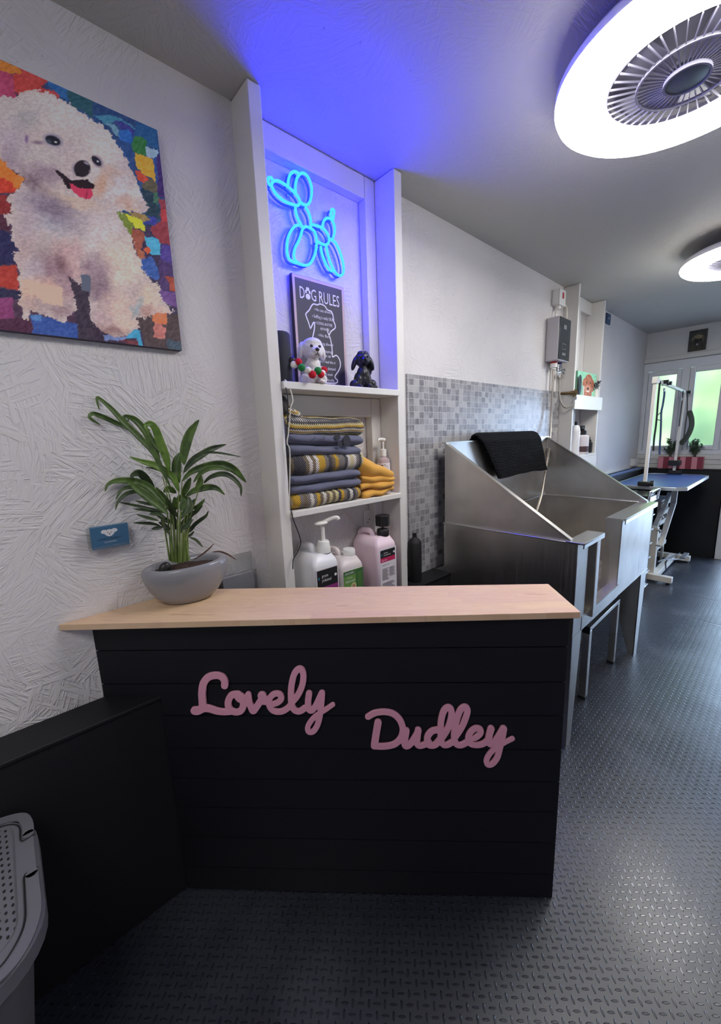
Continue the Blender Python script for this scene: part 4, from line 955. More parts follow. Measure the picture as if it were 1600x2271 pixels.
# pom-pom garland
gl = thing('pom_pom_garland', 'garland of red, green and white pom-poms hanging round the white dog figurine', 'garland', (.985, 1.31, 1.80))
PB = [(66, 450, 'nose', .92), (95, 525, 'pom_white', 1), (172, 478, 'pom_red', 1), (222, 572, 'pom_green', 1), (330, 618, 'pom_white', .92), (405, 690, 'pom_red', 1.08), (498, 628, 'pom_green', 1.05), (550, 690, 'pom_red', .98), (578, 668, 'pom_white', .9), (604, 612, 'pom_red', .98)]
pts = []
for k, (x, y, mt, s_) in enumerate(PB):
    yy = [1.335, 1.325, 1.312, 1.294, 1.283, 1.277, 1.283, 1.285, 1.302, 1.318][k]
    p = aty(640+x/7.619, 740+y/7.619, yy); pts.append(p)
mb = MB().tube(smooth_path(pts, 4), .0008, 5); mb.build('string', 'white_cable', gl)
for p, (x, y, mt, s_) in zip(pts, PB): MB().ball(p, .0138*s_, 18, 12).build('pom_pom', mt if mt != 'nose' else plain('brown_felt', (70, 30, 36), .95) if k < 0 else 'nose', gl, smooth=True)

# folded blankets, listed from the bottom
def zz(y): return aty(720, y, 1.33).z
ZL = 1.2805
rows = [('knit_bottom', ZL, zz(1087), 'blanket', 'yellow, grey and white striped crochet blanket at the bottom of the pile', 1),
        ('fleece', zz(1089), zz(1046), 'blanket', 'plain blue-grey fleece blanket folded low in the pile between striped blankets', 2),
        ('knit_mid', zz(1048), zz(1006), 'blanket', 'yellow, grey and white striped crochet blanket in the middle of the pile', 1),
        ('fleece', zz(1010), zz(961), 'blanket', 'blue-grey fleece blanket with dark paw prints near the top of the pile', 2),
        ('knit_top', zz(967), zz(926), 'blanket', 'cream and mustard striped crochet blanket on top of the pile', 1)]
for k, (mt, za, zb, cat, lab, nl) in enumerate(rows):
    mb = MB(); h = zb-za; xr = [1.196, 1.203, 1.222, 1.222, 1.228][k]
    for j in range(nl):
        hz = h/nl/2*1.16; zc = za+h*(j+.5)/nl
        sag = [0, .0, .002, .010, .002][k]; tilt = -.018 if k == 3 else (0 if k < 3 else -.004)
        def warp(p, sag=sag, tilt=tilt): return V(p.x, p.y, p.z+sag*math.cos(p.x/.19*1.5)*-.3+tilt*p.x/.19*.6)
        x1_ = xr-(.014 if nl == 2 and j == 0 and k == 3 else 0)-(.006 if nl == 2 and j == 1 and k == 1 else 0)
        pillow(mb, ((.832+x1_)/2, 1.392-(.004*j), zc), ((x1_-.832)/2, .084-.004*(k % 2), hz), e=2.5 if nl == 1 else 2.2, ex=9, amp=.0035, freq=11, seed=k*3+j, warp=warp)
    if k == 4:
        pillow(mb, (.882, 1.40, zb+.016), (.05, .06, .032), e=2.2, ex=3, amp=.006, freq=20, seed=5, m=Matrix.Rotation(math.radians(30), 3, 'Y'))
    o = mb.build('folded_blanket', mt, smooth=True, angle=180, clean=False); tag(o, lab, cat, 'folded blankets in the alcove pile')
    if k == 3:
        yf = 1.3035
        mb = MB()
        for (x, y, rx, ry) in ((880, 595, 9, 11), (765, 548, 6.5, 5), (795, 630, 5.8, 5.4)):
            p0 = aty(610+x/5.517, 870+y/5.517, yf)
            MB().lathe([(.0, -.001), (1, -.001), (1, .001), (0, .001)], p0, 20, m=Matrix.Rotation(PI/2, 3, 'X') @ Matrix.Diagonal((rx*.0023, ry*.0023, 1))).build('paw_pad', 'fleece_dark', o)
        mb.tube([aty(610+x/5.517, 870+y/5.517, yf) for x, y in ((430, 600), (470, 570), (500, 545), (490, 560))], .0008, 5)
        mb.tube([aty(610+x/5.517, 870+y/5.517, yf) for x, y in ((540, 590), (570, 575), (600, 575), (612, 555), (590, 540))], .0008, 5)
        mb.build('stitched_outline', 'fleece_dark', o)
mb = MB(); pillow(mb, (.846, 1.40, 1.685), (.028, .05, .042), e=2.2, ex=3, amp=.006, freq=26, seed=2)
tag(mb.build('fleece_throw', 'fluffy', smooth=True, angle=180, clean=False), 'dark mottled fluffy throw squeezed behind the left post of the alcove', 'blanket')
mb = MB(); pillow(mb, (.836, 1.372, 1.585), (.017, .05, .06), e=2.2, ex=3, amp=.004, freq=18, seed=8)
tag(mb.build('fleece_throw', 'fleece', smooth=True, angle=180, clean=False), 'blue-grey fleece end hanging beside the left post of the alcove', 'blanket')

# mustard cloths
def ycloth(label, c, h, rz, ry, seed, wfn=None, e=2.2):
    mb = MB(); m = Matrix.Rotation(math.radians(rz), 3, 'Z') @ Matrix.Rotation(math.radians(ry), 3, 'Y')
    pillow(mb, c, h, e=e, ex=6, amp=.006, freq=16, seed=seed, m=m, warp=wfn)
    o = mb.build('folded_cloth', 'yellow_cloth', smooth=True, angle=180, clean=False); return tag(o, label, 'cloth', 'mustard cloths beside the blankets')
ycloth('mustard folded cloth at the bottom of its small pile', (1.308, 1.345, 1.300), (.092, .046, .0185), -8, -2, 1)
ycloth('mustard folded cloth second from the bottom of its pile', (1.302, 1.342, 1.333), (.094, .046, .019), -14, 2, 5)
ycloth('mustard folded cloth second from the top of its pile', (1.308, 1.342, 1.362), (.092, .046, .017), -12, 4, 9)
def wedge(p): return V(p.x, p.y, p.z*(1.35-.45*p.x/.1)+(.018*(-p.x/.1)))
ycloth('mustard folded cloth slumped in a wedge on top of its pile', (1.300, 1.343, 1.402), (.096, .048, .027), -14, 9, 13, wedge, 2.0)

# pump bottle of dog shampoo
pb = thing('pump_bottle', 'clear pump bottle with a white and pink dog label on the middle shelf', 'bottle', (1.414, 1.385, ZL))
c = (1.414, 1.385, ZL)
MB().lathe([(.0, .0), (.030, .0), (.032, .004), (.032, .150), (.028, .166), (.014, .176), (.014, .182), (0, .182)], c, 36).build('bottle', plain('pale_pink_bottle', (226, 204, 208), .2, trans=.35), pb, smooth=True)
MB().lathe([(.0325, .012), (.0325, .148), (.0320, .148), (.0320, .012)], c, 36, closed=True).build('label', 'white_label', pb, smooth=True)
MB().lathe([(0, .180), (.0155, .180), (.0155, .212), (.012, .215), (0, .215)], c, 24).build('pump_collar', 'white_gloss', pb, smooth=True)
mb = MB().tube([V(*c)+V(0, 0, .214), V(*c)+V(0, 0, .252)], .005, 12); mb.tube([V(*c)+V(.010, 0, .258), V(*c)+V(-.012, 0, .262), V(*c)+V(-.042, -.01, .262), V(*c)+V(-.046, -.011, .254)], [.010, .009, .005, .004], 10); mb.build('pump_head', 'white_gloss', pb, smooth=True)
mb = MB()
mb2 = MB(); fc = V(-.707, -.707, 0)
def onlab(a, z, off=.0006): # angle in degrees from the viewer-facing direction
    an = math.radians(225+a); return V(c[0]+(.0325+off)*math.cos(an), c[1]+(.0325+off)*math.sin(an), ZL+z)
def labtext(mbx, s_, z, size, a0, da):
    t = MB(); w = text_mb(t, s_, (0, 0, 0), (1, 0, 0), (0, 0, 1), size, 0)
    for f in t.f: mbx.add([onlab(a0+da*t.v[i].x/w, z+t.v[i].z+.006*(t.v[i].x/w)) for i in f], [tuple(range(len(f)))])
labtext(mb, 'bugalugs', .098, .022, -34, 76); mb.build('brand_lettering', 'pink_print', pb, clean=False)
mb = MB()
for a in np.linspace(0, 2*PI, 20)[:-1]: mb2.v.append(onlab(14+16*math.cos(a), .062+.024*math.sin(a)))
mb2.f.append(tuple(range(len(mb2.v)))); mb2.build('dog_picture', 'print_black', pb, clean=False)
mb = MB()
for a, z in ((8, .068), (20, .070)):
    o0 = len(mb.v)
    for k in range(10): mb.v.append(onlab(a+3*math.cos(k*.628), z+.004*math.sin(k*.628), .0009))
    mb.f.append(tuple(range(o0, o0+10)))
mb.build('picture_eyes', 'print_white', pb, clean=False)
mb = MB()
for a, z in ((-40, .130), (-30, .138), (6, .140), (16, .137), (-44, .112), (30, .132), (-40, .088), (-42, .06)):
    o0 = len(mb.v)
    for k in range(8): mb.v.append(onlab(a+2.4*math.cos(k*.785), z+.003*math.sin(k*.785)))
    mb.f.append(tuple(range(o0, o0+8)))
for (a0, a1, z0, z1) in ((-26, -4, .120, .138), (-34, 34, .018, .034)):
    o0 = len(mb.v); an = [a0+(a1-a0)*k/6 for k in range(7)]
    mb.v += [onlab(a, z0) for a in an]+[onlab(a, z1) for a in an[::-1]]; mb.f.append(tuple(range(o0, o0+14)))
mb.build('label_marks', 'print_black', pb, clean=False)

# double socket with a plug
pt, pbm = aty(805, 1133, 1.473), aty(806, 1176, 1.473)
px0, px1, pz0, pz1 = pt.x+.004, pt.x+.150, pbm.z, pt.z
px1 = px0+.128
so_ = thing('wall_socket', 'white double wall socket low in the alcove above the jerrycans', 'socket', ((px0+px1)/2, 1.472, pz0))
MB().box(px0, px1, 1.466, 1.4749, pz0, pz1).build('plate', 'white_gloss', so_, bevel=.003)
for k in range(2):
    xo = px0+.034+k*.062
    mb = MB()
    for dx, dz, w, h in ((0, .026, .0035, .008), (-.012, .012, .008, .0035), (.012, .012, .008, .0035)):
        mb.box(xo+dx-w/2, xo+dx+w/2, 1.4652, 1.4662, pz0+.02+dz-h/2+.006, pz0+.02+dz+h/2+.006)
    mb.build('pin_holes', 'print_black', so_)
    MB().box(px0+.046+k*.022, px0+.058+k*.022, 1.463, 1.467, pz1-.028, pz1-.010).build('switch', 'white_gloss', so_, bevel=.001)
pl = thing('plug', 'white plug pushed into the right half of the wall socket', 'plug', (px0+.096, 1.45, pz0+.02))
MB().prism(rrect(px0+.076, px0+.116, pz0+.012, pz0+.052, .01, 1.435), V(0, .030, 0)).build('body', 'white_gloss', pl, bevel=.004)
MB().tube(smooth_path([V(px0+.096, 1.45, pz0+.012), V(px0+.09, 1.445, pz0-.01), V(px0+.04, 1.45, pz0-.03), V(px0-.02, 1.465, pz0+.005), V(px0-.08, 1.468, pz0+.04), V(px0-.10, 1.468, pz0+.09), V(px0-.155, 1.47, pz0+.135), V(px0-.20, 1.472, pz0+.155)], 6), .0022, 6).build('flex', 'white_cable', pl, smooth=True)
# two cables down the left post
Q = [aty(x, y, 1.296 if y > 858 else 1.31) for x, y in ((624, 842), (630, 850), (636, 868), (639, 900), (637, 960), (638, 1000), (641, 1050), (641, 1090), (647, 1137), (652, 1155), (665, 1190), (667, 1206), (660, 1225), (651, 1240), (650, 1262))]
tag(MB().tube(smooth_path(Q, 5), .0021, 6).build('cable', 'black_cable', smooth=True), 'thin black cable trailing down the left side of the alcove shelves', 'cable')
Q = [aty(x, y, 1.292 if y > 858 else 1.31) for x, y in ((632, 842), (640, 852), (650, 886), (645, 905), (640, 960), (637, 982), (643, 1000), (643, 1060), (642, 1100), (643, 1130))]
tag(MB().tube(smooth_path(Q, 5), .0022, 6).build('cable', 'white_cable', smooth=True), 'thin white cable hanging in front of the blanket pile', 'cable')

# ---------------- jerrycans on the low ledge
ZD = .7625
def jerrycan(label, x0, x1, yf, yb, ztop, mat, hz):
    """body with a sloping shoulder to the handle; front faces the room, handle at the back-left"""
    t = thing('jerrycan', label, 'jerrycan', ((x0+x1)/2, (yf+yb)/2, ZD), 'jerrycans on the low ledge')
    mb = MB(); r = .018
    def loop(xa, xb, ya, yb_, z): return [V(p.x, p.z, z) for p in rrect(xa, xb, ya, yb_, min(r, (xb-xa)*.3), 0, 4)]
    L = [loop(x0+.004, x1-.004, yf+.004, yb-.004, ZD), loop(x0, x1, yf, yb, ZD+.006), loop(x0, x1, yf, yb, ztop-.045), loop(x0+.004, x1-.003, yf+.004, yb-.002, ztop-.030), loop(x0+.022, x1-.012, yf+.022, yb-.006, ztop-.006), loop(x0+.034, x1-.022, yf+.036, yb-.012, ztop)]
    n = len(L[0]); vs = [v for l in L for v in l]
    fs = [(i*n+j, i*n+(j+1) % n, (i+1)*n+(j+1) % n, (i+1)*n+j) for i in range(len(L)-1) for j in range(n)]+[tuple(range(n))[::-1], tuple(range((len(L)-1)*n, len(L)*n))]
    mb.add(vs, fs); mb.build('body', mat, t, smooth=True, angle=55)
    return t
def handle(t, pts, mat, r=.013):
    MB().tube(smooth_path(pts, 6), r, 12).build('handle', mat, t, smooth=True)
def label_on(t, x0, x1, z0, z1, y, items):
    b = MB().box(x0, x1, y-.0006, y-.0001, z0, z1).build('label', 'white_label', t)
    for k, it in enumerate(items):
        kind, mt, u0, u1, v0, v1 = it[:6]
        X0_, X1_ = x0+(x1-x0)*u0, x0+(x1-x0)*u1; Z0_, Z1_ = z0+(z1-z0)*v0, z0+(z1-z0)*v1; yy = y-.0008-.0002*k
        mb = MB()
        if kind == 'box': mb.box(X0_, X1_, yy, yy+.0002, Z0_, Z1_)
        elif kind == 'text':
            text_mb(mb, it[6], (X0_, yy, Z0_), (1, 0, 0), (0, 0, 1), (Z1_-Z0_)/.72, 0, width=X1_-X0_, shear=it[7] if len(it) > 7 else 0)
        elif kind == 'disc': mb.add(ellipse_pts(((X0_+X1_)/2, yy, (Z0_+Z1_)/2), (X1_-X0_)/2, (X1_-X0_)/2, 24), [tuple(range(24))])
        elif kind == 'lines':
            m_ = it[6]
            for q in range(m_): mb.box(X0_, X1_-(X1_-X0_)*.12*(q*7 % 3), yy, yy+.0002, Z0_+(Z1_-Z0_)*(q+.2)/m_, Z0_+(Z1_-Z0_)*(q+.62)/m_)
        mb.build('label_print', mt, b, clean=False)
# left can with a long pump
YF = 1.282
zt = aty(700, 1235, 1.31).z
cl = jerrycan('white jerrycan with a tall white pump, leftmost of three on the ledge', .888, 1.020, YF, 1.462, zt+.004, 'can_white', 0)
handle(cl, [V(.945, 1.450, zt-.05), V(.945, 1.453, zt+.004), V(.945, 1.442, zt+.022), V(.946, 1.40, zt+.028), V(.950, 1.378, zt+.022), V(.955, 1.364, zt-.012)], 'can_white', .015)
label_on(cl, .897, 1.012, ZD+.07, zt-.048, YF, [('box', 'print_black', .03, .97, .58, .97), ('box', 'purple', .03, .97, .42, .585), ('disc', 'print_white', .82, .93, .74, .84), ('text', 'print_white', .24, .52, .80, .87, 'groom'), ('text', 'print_white', .24, .66, .70, .77, 'professional'), ('text', 'print_white', .10, .52, .47, .53, 'Vitamin Cleanse', .2), ('disc', 'cyan_print', .07, .17, .73, .86), ('disc', 'print_black', .11, .21, .73, .86), ('lines', 'print_grey', .08, .9, .05, .38, 7)])
pc = V(.982, 1.335, zt)
MB().lathe([(0, -.004), (.030, -.004), (.030, .002), (0, .002)], pc, 28).build('cap_seal', 'dark_plastic', cl, smooth=True)
pm = MB().lathe([(0, .002), (.0295, .002), (.0295, .028), (.0265, .032), (.0265, .048), (.022, .054), (.0, .054)], pc, 28).build('pump_collar', 'white_gloss', cl, smooth=True)
zp = aty(722, 1153, 1.335).z
mb = MB().tube([pc+V(0, 0, .05), V(pc.x, pc.y, zp-.02)], .0085, 14)
mb.ball((pc.x-.006, pc.y, zp-.010), (.034, .022, .010), 18, 10)
mb.tube(smooth_path([V(pc.x, pc.y, zp-.010), V(pc.x+.03, pc.y-.012, zp+.002), V(pc.x+.055, pc.y-.03, zp+.008), V(pc.x+.062, pc.y-.036, zp-.004)], 5), [.009]*15+[.005], 10)
mb.build('pump_head', 'white_gloss', cl, smooth=True)
# middle can
zt2 = aty(775, 1240, 1.33).z
cm = jerrycan('milky jerrycan with white cap and green label, middle of three on the ledge', 1.038, 1.166, 1.286, 1.462, zt2+.018, 'can_clear', 0)
handle(cm, [V(1.085, 1.450, zt2-.03), V(1.085, 1.453, zt2+.022), V(1.086, 1.44, zt2+.038), V(1.088, 1.40, zt2+.042), V(1.092, 1.382, zt2+.034), V(1.096, 1.37, zt2+.004)], 'can_clear', .013)
label_on(cm, 1.044, 1.160, ZD+.06, zt2-.035, 1.286, [('box', 'green_label', 0, 1, 0, 1), ('box', 'green_dark', 0, .60, .86, 1), ('box', 'green_dark', .62, 1, 0, .985), ('text', 'print_white', .07, .52, .895, .955, 'GROOMERS'), ('text', 'print_white', .18, .44, .775, .815, 'Simply'), ('text', 'print_white', .07, .57, .655, .735, 'Naturals', .35), ('disc', 'cream', .34, .62, .44, .58), ('disc', 'timber', .39, .57, .46, .56), ('lines', 'green_label', .68, .94, .1, .9, 26)])
cc = V(1.128, 1.342, zt2+.018)
MB().lathe([(0, -.006), (.0285, -.006), (.029, .0), (.029, .022), (.026, .028), (0, .028)], cc, 28).build('cap', 'white_gloss', cm, smooth=True)
# right can
zt3 = aty(840, 1196, 1.32).z
cr_ = jerrycan('pale pink jerrycan with a black pump cap, rightmost of three on the ledge', 1.252, 1.386, 1.284, 1.464, zt3+.012, 'can_pink', 0)
handle(cr_, [V(1.305, 1.450, zt3-.05), V(1.305, 1.453, zt3+.006), V(1.306, 1.442, zt3+.026), V(1.308, 1.40, zt3+.032), V(1.312, 1.380, zt3+.026), V(1.318, 1.366, zt3-.004)], 'can_pink', .015)
label_on(cr_, 1.270, 1.382, ZD+.03, zt3-.040, 1.284, [('box', 'print_black', .02, .92, .80, .97), ('box', 'magenta', .02, .92, .72, .81), ('disc', 'print_white', .80, .90, .85, .92), ('text', 'print_white', .22, .46, .895, .925, 'groom'), ('text', 'print_white', .22, .62, .85, .88, 'professional'), ('text', 'print_white', .10, .42, .745, .775, 'Baby Fresh', .2), ('disc', 'cyan_print', .06, .15, .85, .91), ('disc', 'print_black', .10, .19, .85, .91), ('text', 'print_black', .10, .58, .655, .675, 'Dog Shampoo'), ('lines', 'print_grey', .10, .50, .35, .60, 10), ('lines', 'print_grey', .54, .88, .40, .60, 8), ('lines', 'print_grey', .10, .85, .06, .30, 8)])
ck = V(1.345, 1.335, zt3+.012)
MB().lathe([(0, -.006), (.029, -.006), (.030, .0), (.030, .024), (.026, .030), (0, .030)], ck, 28).build('cap', 'dark_plastic', cr_, smooth=True)
mb = MB().tube([ck+V(0, 0, .028), ck+V(0, 0, .050)], .004, 8)
mb.prism([ck+V(.036*math.cos(a), .036*math.sin(a), .046) for a in [PI/6+k*PI/3 for k in range(6)]], V(0, 0, .052)); mb.build('pump_head', 'dark_plastic', cr_, bevel=.006)
# black bottle on the ledge by the mosaic
pz = aty(917, 1182, 1.37)
bx, by = 1.622, 1.368
bb = thing('bottle', 'tall black bottle on the low ledge beside the mosaic board', 'bottle', (bx, by, ZD))
h = aty(917, 1183, by).z-ZD
MB().lathe([(0, 0), (.036, 0), (.038, .004), (.038, h-.055), (.032, h-.040), (.014, h-.026), (.012, h-.020), (0, h-.020)], (bx, by, ZD), 32).build('body', 'black_matt', bb, smooth=True)
MB().lathe([(0, h-.020), (.012, h-.020), (.012, h), (0, h)], (bx, by, ZD), 20).build('cap', 'dark_plastic', bb, smooth=True)
# ================================================================ on and around the counter
TOPZ = 1.0407
pcx = atz(404, 1322, TOPZ); PC = V(.409, 1.332, TOPZ)
pot = thing('potted_palm', 'small parlour palm in a glazed grey oval pot on the pine countertop', 'plant', PC)
rz = Matrix.Rotation(math.radians(-16), 3, 'Z')
def oval(r, z): return (r, z)
prof = [(0, 0), (.054, 0), (.064, .004), (.086, .026), (.104, .056), (.114, .086), (.118, .110), (.116, .124), (.109, .130), (.096, .129), (.088, .124), (.084, .108), (.0, .108)]
def potm(p): return p
mb = MB(); n = 64; tmp = MB().lathe(prof, (0, 0, 0), n, 1.13, .735)
tilt = Matrix.Rotation(math.radians(2.5), 3, 'Y')
vs = []
for v in tmp.v:
    k = v.z/.128
    v2 = V(v.x+.004*k, v.y, v.z*(1+.04*v.x/.13))
    vs.append(PC+rz @ v2)
mb.add(vs, tmp.f); mb.build('pot', 'pot', pot, smooth=True, angle=60)
sb = MB()
def soilf(u, v):
    r = v; a = 2*PI*u
    p = V(.086*1.12*r*math.cos(a), .086*.74*r*math.sin(a), .112)
    p.z += .006*noise.noise(p*60)+.004*(1-r)
    return PC+rz @ V(p.x+.003, p.y, p.z)
sb.grid(soilf, 48, 16); sb.build('soil', 'soil', pot, smooth=True)
pb_ = MB().ball(PC+rz @ V(-.060, -.028, .126), (.018, .014, .022), 16, 10, Matrix.Rotation(.5, 3, 'Y')); tag(pb_.build('pebble', 'dark_plastic', pot, smooth=True), 'dark grey pebble')
hn = V(-fw.x, -fw.y, 0).normalized()       # horizontal direction towards the viewer
PO = PC+V(0, 0, .1)
def pl_pt(x, y, d):
    p = atp(100+x/2.857, 860+y/2.857, PO+hn*d, hn); lim = 1.412+d*.25
    return p if p.y < lim else aty(100+x/2.857, 860+y/2.857, lim)
pxw = (PO-CAM).dot(fw)/CF/2.857
rl = random.Random(4)
STEMS = [[(790, 1095), (765, 930), (745, 820), (700, 690)], [(800, 1100), (790, 950), (775, 800), (760, 700)], [(815, 1100), (800, 920), (790, 760), (745, 560)], [(825, 1105), (815, 900), (800, 740), (765, 590)],
         [(840, 1105), (838, 900), (845, 740), (850, 640)], [(850, 1105), (855, 900), (860, 760), (868, 590)], [(862, 1105), (870, 930), (890, 800), (905, 700)], [(875, 1105), (885, 940), (905, 800), (920, 700)], [(885, 1100), (895, 950), (930, 790), (990, 600)],
         [(895, 1095), (900, 980), (915, 880), (940, 830)], [(905, 1095), (905, 990), (900, 900), (905, 850)], [(830, 1108), (825, 960), (815, 860), (800, 800)], [(845, 1110), (850, 980), (850, 880), (855, 820)], [(870, 1108), (878, 1000), (875, 900), (880, 830)], [(810, 1106), (800, 1000), (785, 920), (750, 870)], [(915, 1098), (905, 1040), (895, 960), (890, 900)]]
mb = MB()
for st_ in STEMS:
    d = rl.uniform(-.025, .035); k = len(st_)
    Q = smooth_path([pl_pt(x, y, d*(1-.2*i)) for i, (x, y) in enumerate(st_)], 5)
    MB().tube(Q, [.0032-.0018*i/(len(Q)-1) for i in range(len(Q))], 7).build('stem', 'stem', pot, smooth=True)
LV = [([(800, 640), (745, 520), (690, 410), (600, 312), (500, 215), (420, 130), (340, 64), (332, 90), (345, 140)], 34, .5, 'leaf'), ([(560, 285), (500, 245), (430, 212), (360, 180), (305, 165), (286, 190), (350, 235)], 26, .45, 'leaf'),
 ([(740, 540), (720, 470), (700, 400), (660, 310), (620, 250), (570, 200), (515, 182), (500, 196), (522, 212), (532, 198)], 44, .45, 'leaf'), ([(790, 535), (770, 440), (735, 345), (705, 265), (675, 230), (642, 236), (648, 262), (668, 268)], 50, .4, 'leaf_bright'),
 ([(745, 420), (695, 350), (662, 300), (640, 255)], 30, .5, 'leaf'), ([(880, 490), (888, 400), (918, 300), (955, 235), (977, 203)], 56, .42, 'leaf'), ([(850, 605), (838, 520), (845, 450), (862, 408)], 58, .5, 'leaf'), ([(878, 540), (930, 470), (1000, 420), (1060, 386), (1150, 358)], 40, .4, 'leaf_dark'),
 ([(890, 500), (940, 440), (1010, 412), (1100, 412), (1240, 437)], 12, .3, 'leaf_dark'), ([(868, 592), (930, 532), (1020, 500), (1125, 488), (1205, 522), (1276, 600)], 50, .62, 'leaf'), ([(940, 600), (985, 545), (1040, 512), (1110, 508), (1180, 530)], 26, .5, 'leaf'), ([(1005, 605), (1050, 566), (1120, 545), (1180, 562), (1238, 622), (1243, 688)], 28, .45, 'leaf_dark'),
 ([(890, 692), (950, 650), (1030, 630), (1090, 636), (1140, 678)], 38, .45, 'leaf'), ([(850, 662), (822, 580), (772, 532), (702, 490), (622, 468), (535, 438)], 42, .35, 'leaf_bright'), ([(780, 560), (722, 520), (640, 502)], 12, .5, 'leaf_dark'), ([(785, 765), (722, 690), (652, 622), (562, 590), (462, 588), (402, 612), (380, 657)], 44, .4, 'leaf'),
 ([(692, 680), (680, 630), (640, 570), (600, 540), (556, 555), (556, 580)], 48, .55, 'leaf_dark'), ([(642, 652), (562, 630), (492, 642), (448, 708)], 22, .5, 'leaf_dark'), ([(682, 682), (602, 655), (522, 670), (466, 720), (446, 774)], 22, .5, 'leaf_dark'), ([(782, 802), (722, 740), (602, 650), (522, 596)], 54, .45, 'leaf'),
 ([(830, 800), (762, 700), (702, 630)], 34, .5, 'leaf'), ([(762, 782), (682, 770), (572, 745), (470, 725)], 17, .45, 'leaf_dark'), ([(722, 746), (652, 735), (572, 716)], 16, .5, 'leaf_dark'), ([(782, 792), (702, 780), (560, 767)], 17, .5, 'leaf_dark'), ([(722, 842), (642, 820), (580, 802)], 17, .5, 'leaf_dark'),
 ([(742, 882), (682, 860), (560, 855)], 17, .5, 'leaf_dark'), ([(752, 880), (702, 890), (674, 894)], 20, .5, 'leaf_dark'), ([(900, 752), (958, 758), (1000, 722), (1012, 702)], 24, .5, 'leaf'), ([(918, 902), (970, 850), (1020, 812), (1036, 780)], 20, .5, 'leaf_dark'), ([(868, 692), (900, 630), (925, 568)], 38, .5, 'leaf'), ([(958, 642), (985, 600), (990, 550)], 36, .5, 'leaf'),
 ([(912, 690), (916, 760), (890, 802)], 42, .5, 'leaf_dark'), ([(880, 950), (920, 936), (945, 908)], 14, .5, 'leaf_dark'), ([(918, 948), (960, 965), (1000, 1010)], 15, .5, 'leaf_dark'), ([(1060, 1040), (1110, 1038), (1160, 1056), (1212, 1090)], 10, .6, 'leaf_dry'), ([(940, 1090), (990, 1060), (1040, 1020), (1070, 988)], 7, .5, 'leaf_dry'), ([(828, 722), (868, 698), (910, 706)], 40, .5, 'leaf'), ([(750, 662), (790, 640), (832, 668)], 38, .5, 'leaf'),
 ([(840, 820), (800, 760), (770, 690)], 40, .5, 'leaf_dark'), ([(850, 840), (900, 770), (960, 700)], 36, .5, 'leaf_dark'), ([(820, 860), (760, 830), (700, 790), (660, 785)], 30, .4, 'leaf_dark'), ([(870, 860), (920, 810), (970, 770)], 32, .4, 'leaf_dark'), ([(800, 900), (760, 870), (720, 850)], 26, .5, 'leaf_dark'), ([(860, 900), (900, 870), (930, 820)], 30, .5, 'leaf_dark'), ([(830, 900), (820, 840), (800, 790)], 34, .5, 'leaf_dark'), ([(850, 930), (870, 880), (880, 830)], 30, .5, 'leaf_dark'),
 ([(790, 930), (770, 890), (735, 830)], 26, .5, 'leaf_dark'), ([(880, 930), (930, 890), (965, 840)], 24, .5, 'leaf_dark'), ([(900, 820), (950, 790), (1000, 745)], 22, .5, 'leaf_dark'), ([(820, 780), (830, 730), (820, 690)], 40, .5, 'leaf'), ([(860, 780), (880, 730), (870, 690)], 40, .5, 'leaf'), ([(770, 830), (720, 800), (660, 800)], 22, .5, 'leaf_dark')]
for k, (pts, wpx, pk, mt) in enumerate(LV):
    d0 = rl.uniform(-.03, .03); d1 = d0+rl.uniform(-.035, .035)
    n = len(pts); C_ = smooth_path([pl_pt(x, y, d0+(d1-d0)*i/(n-1)) for i, (x, y) in enumerate(pts)], 6)
    m_ = len(C_); mb = MB(); rows_ = []; al = [0.0]
    for i in range(1, m_): al.append(al[-1]+(C_[i]-C_[i-1]).length)
    for i, p in enumerate(C_):
        t = al[i]/al[-1]
        w = wpx*pxw*.5*(max(0, math.sin(PI*min(1, (t/pk*.5 if t < pk else .5+.5*(t-pk)/(1-pk)))))**.62)*(1 if t < .82 else .9)+.0006
        tg = (C_[min(i+1, m_-1)]-C_[max(i-1, 0)]).normalized(); sd = tg.cross(hn)
        if sd.length < .1: sd = tg.cross(V(0, 0, 1))
        sd.normalize(); nn = sd.cross(tg)
        rows_.append([p+sd*w+nn*w*.35, p+sd*w*.5+nn*w*.05, p-nn*w*.12, p-sd*w*.5+nn*w*.05, p-sd*w+nn*w*.35])
    vs = [v for r in rows_ for v in r]
    mb.add(vs, [(i*5+j, i*5+j+1, (i+1)*5+j+1, (i+1)*5+j) for i in range(m_-1) for j in range(4)])
    mb.build('leaf', mt, pot, smooth=True, angle=180, solid=.0006)

# business card holder on the wall
ch = thing('card_holder', 'clear acrylic business card holder fixed to the white wall left of the plant', 'card holder', (.222, 1.415, 1.243))
mb = MB().box(.166, .282, 1.4235, 1.4298, 1.250, 1.312).box(.166, .282, 1.398, 1.4235, 1.243, 1.247).box(.166, .282, 1.397, 1.399, 1.243, 1.258)
mb.build('back_plate', 'clear', ch, bevel=.001)
for x in (.166, .280): MB().prism([(x, 1.4235, 1.247), (x, 1.399, 1.247), (x, 1.399, 1.262), (x, 1.4235, 1.300)], V(.002, 0, 0)).build('side_wall', 'clear', ch)
bc = thing('business_card', 'teal-blue business cards with a white dog face in the clear holder', 'business cards', (.222, 1.41, 1.2485))
rot = Matrix.Translation(V(.222, 1.412, 1.2485)) @ Matrix.Rotation(math.radians(7), 4, 'X') @ Matrix.Translation(-V(.222, 1.412, 1.2485))
MB().box(.1735, .2735, 1.404, 1.416, 1.2485, 1.3185, rot).build('card_stack', 'navy_card', bc, bevel=.0006)
yy = 1.4036
def R_(m): m.v = [rot @ v for v in m.v]; return m
mb = MB()
mb.add(ellipse_pts((.222, yy, 1.2975), .0135, .0105, 24), [tuple(range(24))])
